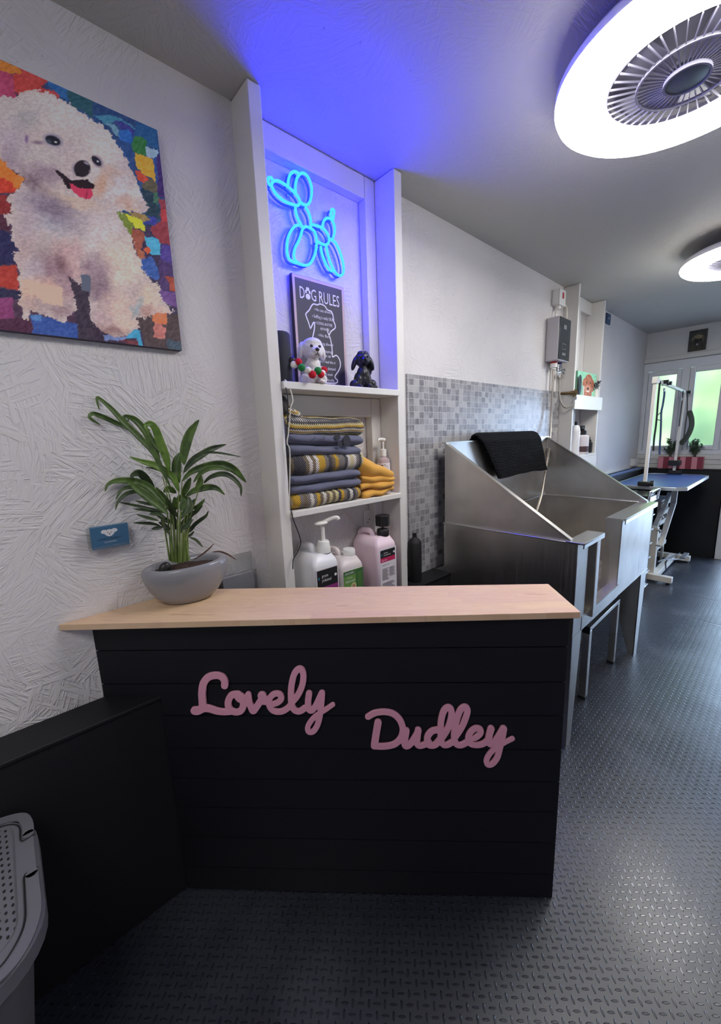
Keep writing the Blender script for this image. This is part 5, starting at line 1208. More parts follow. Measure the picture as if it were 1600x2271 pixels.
mb.add(ellipse_pts((.2085, yy-.0001, 1.302), .0085, .0062, 18), [tuple(range(18))]); mb.add(ellipse_pts((.2355, yy-.0001, 1.303), .0085, .0062, 18), [tuple(range(18))])
mb.add(ellipse_pts((.222, yy-.0002, 1.291), .0085, .0055, 18), [tuple(range(18))])
R_(mb).build('dog_face_print', 'card_print_white', bc, clean=False)
mb = MB()
for x, z, r in ((.2175, 1.2985, .0014), (.2265, 1.2985, .0014), (.222, 1.2935, .0018)): mb.add(ellipse_pts((x, yy-.0005, z), r, r, 12), [tuple(range(12))])
R_(mb).build('dog_face_marks', 'print_black', bc, clean=False)
mb = MB(); text_mb(mb, 'LOVELY DUDLEY', (.190, yy-.0001, 1.276), (1, 0, 0), (0, 0, 1), .0085, 0, width=.064); R_(mb).build('card_lettering', 'card_print_dark', bc, clean=False)
mb = MB(); text_mb(mb, 'DOG GROOMING', (.206, yy-.0001, 1.2665), (1, 0, 0), (0, 0, 1), .0055, 0, width=.032); R_(mb).build('card_lettering', 'card_print_white', bc, clean=False)

# leaflet holder low on the wall behind the pot
lh = thing('leaflet_holder', 'clear acrylic leaflet holder on the wall behind the grey plant pot', 'leaflet holder', (.61, 1.41, .93))
mb = MB().box(.55, .692, 1.4265, 1.4299, .93, 1.128); mb.build('back_plate', 'clear', lh)
MB().box(.55, .692, 1.392, 1.395, .93, 1.062).build('front_plate', 'clear', lh)
for x in (.55, .689): MB().prism([(x, 1.4265, .93), (x, 1.395, .93), (x, 1.395, 1.095), (x, 1.4265, 1.126)], V(.003, 0, 0)).build('side_wall', 'clear', lh)
MB().box(.553, .689, 1.395, 1.4265, .93, .933).build('base_plate', 'clear', lh)
lf_ = MB().box(.558, .684, 1.404, 1.420, .9335, 1.052).build('leaflet', plain('pale_grey_leaflets', (178, 174, 178), .7), None)
tag(lf_, 'stack of pale leaflets standing in the clear holder behind the pot', 'leaflets')

# grey laundry-style bin in the bottom left corner
bz = .62
bn = thing('lidded_bin', 'grey plastic lidded bin with a perforated top standing by the black dado', 'bin', (-.28, 1.07, 0))
def binloop(x0, x1, y0, y1, r, z): return [V(p.x, p.z, z) for p in rrect(x0, x1, y0, y1, r, 0, 8)]
bx0, bx1, by0, by1 = -.52, -.064, .848, 1.294
def stack(L, cap=True):
    n = len(L[0]); vs = [v for l in L for v in l]
    fs = [(i*n+j, i*n+(j+1) % n, (i+1)*n+(j+1) % n, (i+1)*n+j) for i in range(len(L)-1) for j in range(n)]
    if cap: fs += [tuple(range(n))[::-1], tuple(range((len(L)-1)*n, len(L)*n))]
    return vs, fs
L = [binloop(bx0+.09, bx1-.10, by0+.09, by1-.06, .09, 0), binloop(bx0+.03, bx1-.030, by0+.035, by1-.024, .11, bz-.09), binloop(bx0+.022, bx1-.014, by0+.025, by1-.016, .115, bz-.045)]
mb = MB(); mb.add(*stack(L)); mb.build('body', 'grey_plastic', bn, smooth=True, angle=50)
L = [binloop(bx0, bx1, by0, by1, .125, bz-.045), binloop(bx0, bx1, by0, by1, .125, bz-.012), binloop(bx0+.008, bx1-.008, by0+.008, by1-.008, .12, bz-.001), binloop(bx0+.06, bx1-.042, by0+.06, by1-.020, .06, bz-.002), binloop(bx0+.066, bx1-.047, by0+.066, by1-.026, .056, bz-.007)]
mb = MB(); mb.add(*stack(L)); lid = mb.build('lid', 'grey_plastic', bn, smooth=True, angle=30)
# holes of the lid, the groove of each clip and the clip itself
mb = MB()
for i in range(14):
    for j in range(17):
        x = bx1-.0545-i*.0112+.012*(.5-j/17); y = by0+.096+j*.0192+(0 if i % 2 else .0096)
        mb.lathe([(0, -.0005), (.0026, -.0005), (.0026, .0008), (0, .0008)], (x, y, bz-.0070), 8, 1, 1.5)
ho = mb.build('perforation', 'print_black', lid, clean=False); tag(ho, None, None, None, 'stuff')
for (ya, yb2, sgn) in ((1.172, by1-.010, 1), (by0+.040, 1.064, -1)):
    if sgn > 0: path = [V(bx1-.004, ya, bz), V(bx1-.030, ya, bz), V(bx1-.032, ya+.05, bz), V(bx1-.050, by1-.045, bz), V(bx1-.095, by1-.028, bz), V(bx1-.17, by1-.026, bz)]
    else: path = [V(bx1-.004, yb2, bz), V(bx1-.028, yb2, bz), V(bx1-.031, yb2-.04, bz), V(bx1-.034, by0+.10, bz), V(bx1-.055, by0+.055, bz), V(bx1-.085, by0+.035, bz), V(bx1-.16, by0+.03, bz)]
    MB().tube(smooth_path(path, 5), .0015, 6).build('clip_groove', 'print_black', lid)
    mb = MB()
    if sgn > 0: ribbon(mb, smooth_path([V(bx1-.016, ya+.008, bz-.001), V(bx1-.017, ya+.05, bz-.001), V(bx1-.032, by1-.036, bz-.001), V(bx1-.085, by1-.014, bz-.001), V(bx1-.16, by1-.012, bz-.001)], 6), [.022]*25, V(0, 0, 1), .004)
    else: ribbon(mb, smooth_path([V(bx1-.016, yb2-.008, bz-.001), V(bx1-.016, yb2-.04, bz-.001), V(bx1-.018, by0+.10, bz-.001), V(bx1-.040, by0+.045, bz-.001), V(bx1-.075, by0+.020, bz-.001), V(bx1-.15, by0+.014, bz-.001)], 6), [.022]*31, V(0, 0, 1), .004)
    mb.build('clip', 'grey_plastic', lid, clean=False)
# ================================================================ shower heater on the wall
hx0, hx1, hy, hz0, hz1 = 3.297, 3.517, 1.330, 2.088, 2.408
he = thing('water_heater', 'slim electric shower heater with a dark glass front above the bath', 'water heater', ((hx0+hx1)/2, 1.38, hz0))
MB().box(hx0, hx1, hy+.004, WY, hz0, hz1).build('casing', 'heater_side', he, bevel=.008)
MB().box(hx0+.006, hx1-.004, hy, hy+.0045, hz0+.008, hz1-.006).build('front_panel', 'heater_front', he, bevel=.002)
mb = MB().box(hx0+.085, hx0+.135, hy-.0006, hy, hz1-.085, hz1-.055); mb.build('display', 'heater_mark', he)
mb = MB()
for a, b, c, d in ((.07, .14, .085, .088), (.07, .14, .125, .128), (.07, .073, .085, .128), (.137, .14, .085, .128)): mb.box(hx0+a, hx0+b, hy-.0006, hy, hz0+c, hz0+d)
mb.build('keypad', 'heater_mark', he)
for k in range(2): MB().box(hx0+.075+k*.035, hx0+.10+k*.035, hy-.0006, hy, hz0+.042, hz0+.060).build('button', 'heater_mark', he)
for x, mt, mt2 in ((hx0+.062, 'red', 'white_gloss'), (hx0+.155, 'navy', 'chrome')):
    u = MB().lathe([(0, -.014), (.024, -.014), (.024, 0.002), (0, .002)], (x, 1.385, hz0), 20).build('union_ring', mt, he, smooth=True)
    MB().lathe([(0, -.060), (.017, -.060), (.017, -.046), (.027, -.044), (.027, -.014), (0, -.014)], (x, 1.385, hz0), 20).build('union_nut', mt2, u, smooth=True)
mb = MB(); xv = hx0+.155
mb.lathe([(0, -.105), (.010, -.105), (.010, -.056), (0, -.056)], (xv, 1.385, hz0), 14)
mb.tube([V(xv-.03, 1.385, hz0-.075), V(xv+.05, 1.37, hz0-.065)], .008, 10)
mb.lathe([(0, 0), (.024, 0), (.021, .016), (.010, .024), (0, .024)], (xv+.05, 1.369, hz0-.065), 18, m=Matrix.Rotation(PI/2, 3, 'Y'))
mb.build('inlet_valve', 'chrome', he, smooth=True)
# hose from the heater into the tub
xh = hx0+.062
Q = [V(xh, 1.385, hz0-.058), V(xh-.003, 1.384, 1.90), V(xh-.018, 1.378, 1.60), aty(1218, 1000, 1.325), aty(1208, 1060, 1.300), aty(1201, 1100, 1.27), aty(1192, 1130, 1.235), aty(1180, 1160, 1.19), aty(1166, 1185, 1.15)]
tag(MB().tube(smooth_path(Q, 8), .0088, 10).build('shower_hose', 'steel_hose', smooth=True), 'braided steel shower hose hanging from the heater down into the bath', 'hose')
# cold feed: grey flexible hose and old brass stop tap
pa = aty(1243, 868, 1.405); pe = aty(1276, 870, 1.288)
Q = [V(xv, 1.385, hz0-.10), V(xv-.004, 1.386, 1.98), aty(1241, 840, 1.39), aty(1241, 870, 1.38), aty(1245, 893, 1.36), aty(1256, 904, 1.33), aty(1268, 899, 1.30), aty(1274, 888, 1.288), aty(1276, 880, 1.288), aty(1276, 871, 1.288)+V(0, 0, -.02)]
tag(MB().tube(smooth_path(Q, 8), .0075, 10).build('feed_hose', 'grey_hose', smooth=True), 'grey flexible water feed looping from the brass tap up to the heater', 'hose')
wp = thing('water_pipe', 'old brass water pipe and stop tap beside the second alcove', 'pipe', pe)
q1 = aty(1244, 873, 1.42); q2 = aty(1276, 871, 1.288)
MB().tube([q1, q2], .012, 12).build('pipe', 'copper', wp, smooth=True)
mb = MB().tube([q2+(q1-q2)*.25, q2-(q1-q2).normalized()*.018], .018, 8); mb.tube([q2+V(0, -.0, .0), q2+V(0, 0, -.045)], .012, 10); mb.tube([q2, q2+V(0, -.004, .028)], .011, 8); mb.build('stop_tap', 'copper', wp)
MB().tube([q2+V(0, 0, -.032), q2+V(0, 0, -.056)], .015, 8).build('compression_nut', 'chrome', wp)
# fused switch above the heater
s0 = aty(1231, 652, 1.43); fx0, fx1, fz0, fz1 = 3.372, 3.478, 2.512, 2.618
fs_ = thing('fused_switch', 'white fused switch box with a red rocker above the shower heater', 'switch', ((fx0+fx1)/2, 1.4, fz0))
MB().box(fx0, fx1, 1.378, WY, fz0, fz1).build('box', 'white_gloss', fs_, bevel=.004)
MB().box(fx0-.002, fx1+.004, 1.368, 1.378, fz0-.004, fz1+.004).build('plate', 'white_gloss', fs_, bevel=.003)
MB().box(fx0+.045, fx0+.068, 1.364, 1.369, fz0+.045, fz0+.088).build('rocker', 'red', fs_, bevel=.002)
MB().tube([V(fx0+.05, 1.40, fz0+.002), V(fx0+.05, 1.40, fz0-.03)], .020, 14).build('cable_gland', 'white_gloss', fs_, smooth=True)
mb = MB().tube([V(fx0+.03, 1.405, fz0-.028), V(fx0+.02, 1.405, hz1+.0)], .006, 8); mb.build('cable_tail', 'white_cable', fs_, smooth=True)
MB().tube(smooth_path([V(fx1, 1.395, fz0+.02), V(fx1+.06, 1.39, fz0+.022), V(fx1+.09, 1.388, fz0-.02), V(fx1+.075, 1.39, hz1-.0), V(hx1-.05, 1.40, hz1-.01)], 6), .006, 8).build('cable_loop', 'white_cable', fs_, smooth=True)
mb = MB().box(3.42, 3.445, WY-.010, WY-.0, 1.873, hz0-.0).box(3.50, 3.524, WY-.010, WY, 1.873, hz0)
mb = MB().box(3.40, 3.43, WY-.012, WY, 1.873, hz0-.005); tag(mb.build('pipe_cover', 'white_wood', bevel=.002), 'white vertical pipe cover strip under the heater left of the feed hose', 'trim')
mb = MB().box(3.535, 3.575, WY-.016, WY, 1.873, hz0-.03); tag(mb.build('pipe_cover', 'white_wood', bevel=.002), 'white vertical pipe cover strip under the heater next to the alcove board', 'trim')

# ================================================================ second alcove contents
SZ = 1.8385
def W(px, py, Y): return aty(px, py, Y)
a, b = W(1282, 826, 1.40), W(1323, 826, 1.40)
cw0, cw1, cz1 = a.x+.06, a.x+.06+.36, a.z-.015
cw0, cw1 = W(1281, 850, 1.345).x, W(1323, 850, 1.345).x; cz1 = W(1302, 826, 1.345).z
dp = thing('small_canvas', 'small green canvas of a brown curly dog on the far alcove shelf', 'painting', ((cw0+cw1)/2, 1.41, SZ))
MB().box(cw0, cw1, 1.3455, 1.363, SZ, cz1).build('canvas_edge', plain('green_canvas_side', (120, 170, 142), .7), dp)
nu, nv = 90, 60
mb = MB().grid(lambda u, v: V(cw0+(cw1-cw0)*u, 1.345, SZ+(cz1-SZ)*v), nu, nv)
o = mb.build('painted_face', 'paint', dp, clean=False)
U = np.array([[(v.x-cw0)/(cw1-cw0), (v.z-SZ)/(cz1-SZ)] for v in mb.v]); X, Y = U[:, 0], U[:, 1]
def disk(cx, cy, rx, ry): return ((X-cx)/rx)**2+((Y-cy)/ry)**2
C0 = np.tile(np.array([126, 184, 152.]), (len(X), 1)); C0 += ((vnoise(X*40, Y*40, 3, 7)-.5)*18)[:, None]
brn = (disk(.58, .55, .24, .40) < 1) | (disk(.36, .52, .10, .24) < 1) | (disk(.80, .50, .10, .26) < 1) | ((X > .36) & (X < .78) & (Y < .30))
C0[brn] = np.array([150, 90, 62])+((vnoise(X*60, Y*60, 2.2, 8)-.5)*60)[brn][:, None]
C0[disk(.56, .36, .16, .15) < 1] = (176, 122, 92); C0[disk(.56, .36, .06, .055) < 1] = (44, 32, 30); C0[(disk(.56, .27, .10, .05) < 1) & (Y < .27)] = (216, 204, 196)
for ex in (.48, .67): C0[disk(ex, .60, .03, .04) < 1] = (40, 30, 28)
at = o.data.color_attributes.new('paint', 'FLOAT_COLOR', 'POINT'); at.data.foreach_set('color', np.c_[np.clip(srgb2lin(np.clip(C0, 0, 255))*1.5, 0, .9), np.ones(len(X))].astype(np.float32).ravel())
# dark brush and white comb, scissors in front of it
bsh = thing('brush', 'dark oval grooming brush standing left of the brown dog canvas', 'brush', (3.70, 1.36, SZ))
p0 = W(1286, 862, 1.328)
MB().ball((p0.x, 1.328, SZ+.088), (.036, .011, .088), 18, 14).build('head', plain('dark_teal_plastic', (34, 48, 58), .5), bsh, smooth=True)
p1 = W(1293.5, 868, 1.33)
cbm = MB().box(p1.x-.008, p1.x+.008, 1.322, 1.334, SZ, SZ+.09); tag(cbm.build('comb', 'white_gloss', None, bevel=.004), 'white comb handle standing between brush and brown dog canvas', 'comb')
p2 = W(1322.5, 874, 1.335)
hd = MB().lathe([(0, 0), (.018, 0), (.020, .075), (.016, .078), (.015, .004), (0, .004)], (p2.x, 1.338, SZ), 18); tag(hd.build('tool_holder', 'white_gloss', None, smooth=True), 'small white tool holder at the right end of the far alcove shelf', 'holder')
scx = thing('scissors', 'dark handled grooming scissors leaning out of the white tool holder', 'scissors', (p2.x, 1.338, SZ+.02))
A0 = V(p2.x, 1.338, SZ+.02)
MB().bar(A0, W(1324, 858, 1.33), .010, .004).build('blade', 'chrome', scx)
for (ax, ay) in ((1322.5, 855), (1328, 851)):
    cc_ = W(ax, ay, 1.328); MB().tube([cc_+V(.030*math.cos(k*.3927), 0, .022*math.sin(k*.3927)) for k in range(16)], .006, 6, True).build('finger_ring', 'scissor', scx, smooth=True)
MB().tube(smooth_path([W(1327, 852, 1.328), W(1330, 848, 1.326), W(1333, 845, 1.324)], 4), .006, 6).build('finger_rest', 'scissor', scx, smooth=True)
# lower shelf
LZ = 1.3355
def spray(label, px, py, r, h, yy, body, top, extra=None):
    p = W(px, py, yy); t = thing('spray_bottle', label, 'bottle', (p.x, yy, LZ))
    MB().lathe([(0, 0), (r*.95, 0), (r, .006), (r, h*.62), (r*.5, h*.70), (0, h*.70)], (p.x, yy, LZ), 24).build('body', body, t, smooth=True)
    mb = MB().lathe([(0, h*.66), (r*.66, h*.66), (r*.66, h*.80), (r*.36, h*.84), (r*.36, h), (0, h)], (p.x, yy, LZ), 18); mb.bar((p.x, yy, LZ+h*.93), (p.x-r*.9, yy-.01, LZ+h*.93), r*.4, h*.09); mb.build('trigger_cap', top, t)
    return t, p
t, p = spray('spray bottle with black cap and cream label on the lower far shelf', 1289, 1002, .060, .255, 1.36, 'white_label', 'dark_plastic')
MB().lathe([(.0602, .02), (.0602, .07), (.0598, .07), (.0598, .02)], (p.x, 1.36, LZ), 24, closed=True).build('label_band', plain('brown_label', (74, 52, 56), .6), t, smooth=True)
t, p = spray('small dark spray bottle beside the wooden frame on the lower far shelf', 1304.5, 1000, .036, .150, 1.38, 'dark_plastic', 'dark_plastic')
p = W(1275, 1000, 1.37)
wbt = thing('cream_bottle', 'white curved bottle half hidden by the far alcove board', 'bottle', (p.x, 1.37, LZ))
MB().lathe([(0, 0), (.034, 0), (.038, .01), (.034, .12), (.038, .20), (.030, .245), (.018, .26), (0, .26)], (p.x, 1.37, LZ), 24).build('body', 'can_white', wbt, smooth=True)
MB().lathe([(0, .26), (.014, .26), (.014, .29), (0, .29)], (p.x, 1.37, LZ), 16).build('cap', 'dark_plastic', wbt, smooth=True)
p = W(1298.5, 1003, 1.34)
bxx = MB().box(p.x-.05, p.x+.05, 1.335, 1.375, LZ, LZ+.062); tag(bxx.build('small_box', plain('pale_pink_box', (222, 190, 186), .6), None, bevel=.002), 'small pale pink box in front of the frame on the lower far shelf', 'box')
f0, f1, fz = W(1289, 968, 1.41).x+.02, 4.225, W(1318, 970, 1.41).z
fr = thing('photo_frame', 'wooden edged frame standing at the back of the lower far shelf', 'frame', ((f0+f1)/2, 1.41, LZ))
mb = MB().box(f0, f1, 1.395, 1.418, fz-.016, fz); mb.build('top_edge', 'timber', fr, bevel=.002)
MB().box(f1-.020, f1, 1.395, 1.418, LZ, fz-.016).build('side_edge', 'white_gloss', fr, bevel=.002); MB().box(f0, f0+.02, 1.395, 1.418, LZ, fz-.016).build('side_edge', 'white_gloss', fr, bevel=.002)
MB().box(f0+.02, f1-.02, 1.404, 1.416, LZ, fz-.016).build('picture', plain('pale_mirror_picture', (176, 160, 152), .25), fr)
# cable on the wall beyond the alcove
Q = [V(4.29, WY-.004, z) for z in (1.60, 1.50)]+[V(4.284, WY-.004, 1.42), V(4.288, WY-.004, 1.3), V(4.282, WY-.004, 1.16), V(4.272, 1.32, 1.12)]
tag(MB().tube(smooth_path(Q, 5), .003, 6).build('cable', 'white_cable', smooth=True), 'thin pale cable running down the wall just beyond the far alcove', 'cable')
# small dark pictures
def little(name, label, mk, cat='picture'):
    pass
sp_ = thing('small_picture', 'small navy blue picture on the left wall just past the far alcove', 'picture', (4.68, WY, 2.57))
MB().box(4.62, 4.742, WY-.012, WY, 2.572, 2.672).build('canvas_edge', plain('navy_picture_edge', (46, 58, 92), .6), sp_, bevel=.006)
mb = MB().box(4.63, 4.732, WY-.0128, WY-.0121, 2.580, 2.664); mb.build('picture_face', plain('teal_picture_face', (52, 78, 104), .6), sp_)
MB().box(4.672, 4.688, WY-.0134, WY-.0129, 2.618, 2.634).build('picture_spot', 'card_print_white', sp_)
bp = thing('small_picture', 'dark portrait of a shaggy dog above the far window', 'picture', (XF, .94, 2.405))
y0_, y1_, z0_, z1_ = .857, 1.020, 2.406, 2.634
MB().box(XF-.014, XF, y0_, y1_, z0_, z1_).build('canvas_edge', 'black_matt', bp)
nu, nv = 50, 66
mb = MB().grid(lambda u, v: V(XF-.0145, y1_-(y1_-y0_)*u, z0_+(z1_-z0_)*v), nu, nv); o = mb.build('painted_face', 'paint', bp, clean=False)
U = np.array([[(y1_-v.y)/(y1_-y0_), (v.z-z0_)/(z1_-z0_)] for v in mb.v]); X, Y = U[:, 0], U[:, 1]
C0 = np.tile(np.array([60, 62, 60.]), (len(X), 1)); nz_ = vnoise(X*40, Y*50, 3, 17)
m = disk(.5, .28, .42, .36) < 1; C0[m] = (60, 58, 50)
m = disk(.52, .60, .36, .22) < 1; C0[m] = (96, 92, 76); m = disk(.52, .50, .26, .12) < 1; C0[m] = (40, 40, 40); m = disk(.55, .66, .24, .08) < 1; C0[m] = (146, 134, 104)
C0[disk(.5, .31, .035, .035) < 1] = (176, 184, 196); C0 *= (.75+.5*nz_)[:, None]
at = o.data.color_attributes.new('paint', 'FLOAT_COLOR', 'POINT'); at.data.foreach_set('color', np.c_[np.clip(srgb2lin(np.clip(C0, 0, 255))*1.1, 0, .9), np.ones(len(X))].astype(np.float32).ravel())

# ================================================================ grooming corner
TZ = 1.0
gt = thing('grooming_table', 'blue-topped grooming table on a white lifting frame by the window', 'table', (5.25, .95, 0))
tx0, tx1, ty0, ty1 = 4.56, 5.93, .655, 1.262
def octa(i): 
    c = .075
    return [(tx0+i+c, ty0+i), (tx1-i-c, ty0+i), (tx1-i, ty0+i+c), (tx1-i, ty1-i-c), (tx1-i-c, ty1-i), (tx0+i+c, ty1-i), (tx0+i, ty1-i-c), (tx0+i, ty0+i+c)]
MB().prism([(x, y, TZ-.028) for x, y in octa(.004)], V(0, 0, .026)).build('table_top', 'blue_mat', gt)
o8, i8 = octa(0), octa(.018); vs = [V(x, y, z) for pts_ in (o8, i8) for z in (TZ-.034, TZ) for x, y in pts_]
fs = []
for k in range(8):
    k2 = (k+1) % 8; fs += [(k, k2, 8+k2, 8+k), (8+k, 8+k2, 24+k2, 24+k), (24+k, 24+k2, 16+k2, 16+k), (16+k, 16+k2, k2, k)]
MB().add(vs, fs).build('edge_trim', 'alu', gt, bevel=.004)
for x in (4.85, 5.65): MB().box(x-.02, x+.02, .70, 1.22, TZ-.062, TZ-.035).build('under_rail', 'white_metal', gt, bevel=.002)
def foot(x, y0, y1):
    f_ = MB().box(x-.028, x+.028, y0, y1, .022, .082).build('foot_bar', 'white_metal', gt, bevel=.003)
    for y in (y0+.03, y1-.03): MB().lathe([(0, 0), (.022, 0), (.020, .010), (.008, .014), (.008, .023), (0, .023)], (x, y, 0), 14).build('levelling_foot', 'dark_plastic', f_)
foot(4.775, .715, 1.23); foot(5.715, .715, 1.23)
MB().box(4.803, 5.687, .845, .905, .024, .080).build('base_beam', 'white_metal', gt, bevel=.003)
# lifting frame
c0 = atz(1452, 1256, .09); pcx_ = 4.86; yp = .905
pt0, pt1 = aty(1457, 1172, .90), aty(1447, 1268, .90)
MB().bar((4.83, .905, .06), (4.83, .905, .56), .062, .062, (0, 1, 0)).build('lift_post', 'white_metal', gt, bevel=.003)
u1 = aty(1489, 1096, .88); u2 = aty(1495, 1115, .84); v2 = aty(1461, 1222, .84)
MB().bar((4.84, .925, .50), aty(1487, 1094, .925), .030, .045, (0, 1, 0)).build('lift_arm', 'white_metal', gt, bevel=.002)
MB().bar((4.86, .855, .36), aty(1494, 1119, .855), .030, .045, (0, 1, 0)).build('lift_arm', 'white_metal', gt, bevel=.002)
e2 = aty(1494, 1119, .855)
MB().bar(e2, V(e2.x+.02, .855, TZ-.036), .035, .05, (0, 1, 0)).build('top_bracket', 'white_metal', gt, bevel=.002)
for px_, py_ in ((1500, 1117), (1473, 1147), (1467, 1177), (1466, 1210)):
    q = aty(px_, py_, .815); MB().tube([q, q+V(0, .04, 0)], .011, 10).build('pivot_bolt', 'alu', gt)
pd = MB().tube(smooth_path([V(4.93, .80, .11), aty(1480, 1243, .76), aty(1510, 1240, .72), aty(1518, 1236, .71)], 5), .007, 8); pd.build('pedal_bar', 'grey_plastic', gt, smooth=True)
pd = MB().tube([V(4.98, .88, .16), aty(1509, 1227, .82)], .007, 8); pd.build('pedal_bar', 'grey_plastic', gt, smooth=True)
MB().bar(aty(1514, 1238, .70), aty(1524, 1227, .70), .045, .014).build('pedal', 'grey_rubber', gt, bevel=.004)
# arm posts with clamps
ga = thing('grooming_gantry', 'white twin-post grooming gantry clamped across the blue table', 'grooming frame', (5.2, .97, TZ))
bA = V(4.585, .976, TZ); bB = V(5.90, .98, TZ)
tops = []
for b_, px_, pyt in ((bA, 1455, 838), (bB, 1525, 866)):
    zt_ = 2.0; 
    best = min(range(150, 240), key=lambda k: abs(proj((b_.x, b_.y, k/100))[1]-pyt)); tz = best/100; tops.append(V(b_.x, b_.y, tz))
    lean = aty(px_, pyt, b_.y)-V(b_.x, b_.y, tz)
    tp = V(b_.x+max(-.06, min(.12, lean.x)), b_.y, tz); tops[-1] = tp
    MB().bar(b_+V(0, 0, -.03), tp, .028, .028, (0, 1, 0)).build('post', 'white_metal', ga, bevel=.002)
    MB().box(b_.x-.045, b_.x+.045, b_.y-.05, b_.y+.05, TZ+.001, TZ+.042).build('clamp_block', 'dark_plastic', ga, bevel=.006)
    MB().tube([b_+V(.0, -.075, .022), b_+V(0, -.045, .022)], .030, 12).build('clamp_knob', 'dark_plastic', ga)
b1 = MB().box(bB.x-.055, bB.x+.055, bB.y-.055, bB.y+.055, TZ+.10, TZ+.16).build('height_clamp', 'dark_plastic', ga, bevel=.006)
tA, tB = tops
cb0 = tA+V(-.02, 0, -.015); cb1 = tB+V(.06, 0, -.01)
MB().bar(cb0, cb1, .024, .030).build('cross_bar', 'white_metal', ga, bevel=.002)
MB().box(tA.x-.03, tA.x+.05, tA.y-.022, tA.y+.022, tA.z-.05, tA.z+.01).build('corner_bracket', 'white_metal', ga, bevel=.004)
for q in (tA+(tB-tA)*.20, tA+(tB-tA)*.30, tB+V(.07, 0, 0)):
    MB().tube([q+V(0, -.05, -.01), q+V(0, .03, -.01)], .018, 12).build('thumb_screw', 'dark_plastic', ga)
def at_d(px_, py_, s): # point on the vertical plane of the arm, s = 0..1 along the bar
    p = aty(px_, py_, .965)
    return p if p.x < 5.94 else atx(px_, py_, 5.94)
def strap(name, label, pts, w, mat, clip=None, th=.003):
    t = thing(name, label, 'lead', at_d(*pts[0], 0))
    Q = smooth_path([at_d(x, y, 0) for x, y in pts], 6); mb = MB(); ribbon(mb, Q, [w]*len(Q), V(-.55, -.83, 0), th); mb.build('webbing', mat, t, clean=False)
    if clip:
        c = at_d(*clip, 0); MB().tube([c+V(0, 0, .02), c, c-V(0, 0, .02)], [.006, .010, .006], 8).build('snap_hook', 'chrome', t, smooth=True)
    return t
def S7(x, y): return (1420+x/9.87, 820+y/9.87)
strap('lead', 'long black grooming lead hanging leftmost from the arm bar', [S7(*p) for p in ((440, 270), (420, 420), (385, 800), (370, 1000), (345, 1250), (310, 1500), (290, 1760))], .020, 'strap_black', S7(288, 1830))
strap('lead', 'looped navy grooming lead hanging second on the arm bar', [S7(*p) for p in ((535, 430), (530, 560), (500, 760), (465, 940), (460, 1140), (450, 1400), (435, 1620), (428, 1840))], .022, 'strap_blue', S7(535, 430))
strap('lead_loop', 'short black loop tying the two hanging leads together', [S7(*p) for p in ((395, 990), (455, 940), (468, 1040), (455, 1110), (375, 1085))], .008, 'strap_black')
strap('lead', 'thin dark chain lead hanging before the window mullion', [S7(*p) for p in ((945, 470), (930, 640), (905, 840), (880, 1020), (855, 1230))], .012, 'strap_black', S7(930, 640))
strap('lead', 'thin brown strap on the arm just left of the chain lead', [S7(*p) for p in ((850, 450), (848, 560), (850, 640))], .008, 'grey_plastic')
strap('belly_strap', 'broad olive padded belly strap curving beside the far arm post', [S7(*p) for p in ((1085, 950), (1120, 1080), (1118, 1240), (1060, 1400), (980, 1520), (915, 1590))], .062, 'strap_olive', None, .012)
strap('lead', 'thin black cord of the olive belly strap along the far arm post', [S7(*p) for p in ((1035, 500), (1035, 900), (1000, 1200), (965, 1480), (950, 1640))], .008, 'strap_black')

# black trolley of drawers in front of the table
tr = thing('trolley', 'black drawer trolley with chrome trim between the bath and grooming table', 'trolley', (4.24, 1.04, 0))
rx0, rx1, ry0, ry1, rz0, rz1 = 4.085, 4.41, .846, 1.245, .085, .985
MB().box(rx0, rx1, ry0+.012, ry1, rz0, rz1-.03).build('body', 'trolley_black', tr, bevel=.004)
nz = 6
for k in range(nz):
    za = rz0+(rz1-.09-rz0)*k/nz; zb = rz0+(rz1-.09-rz0)*(k+1)/nz
    d_ = MB().box(rx0+.006, rx1-.006, ry0+.003, ry0+.013, za+.006, zb-.008).build('drawer', 'trolley_black', tr, bevel=.003)
    MB().box(rx0+.006, rx1-.006, ry0-.010, ry0+.004, za+.0, za+.010).build('drawer_pull', 'alu', d_, bevel=.002)
MB().box(rx0-.006, rx1+.006, ry0-.006, ry1+.006, rz1-.030, rz1-.012).build('top_tray', 'trolley_black', tr, bevel=.003)
mb = MB().tube(smooth_path([V(rx0+.01, ry0-.01, rz1-.075), V(rx0+.01, ry0-.02, rz1+.01), V(rx0+.04, ry0-.024, rz1+.022), V(rx1-.04, ry0-.024, rz1+.022), V(rx1-.01, ry0-.02, rz1+.01), V(rx1-.01, ry0-.01, rz1-.075)], 5), .013, 10); mb.build('handle', 'chrome', tr, smooth=True)
MB().box(rx0+.005, rx1-.005, ry0-.012, ry0+.002, rz1-.085, rz1-.035).build('front_rail', 'alu', tr, bevel=.003)
for x in (rx0+.04, rx1-.04):
    for y in (ry0+.05, ry1-.05):
        w_ = MB().lathe([(0, -.012), (.034, -.012), (.036, 0), (.034, .012), (0, .012)], (x, y, .036), 18, m=Matrix.Rotation(PI/2, 3, 'Y')).build('caster', 'dark_plastic', tr, smooth=True)
        MB().box(x-.018, x+.018, y-.008, y+.012, .04, .086).build('caster_fork', 'chrome', w_)
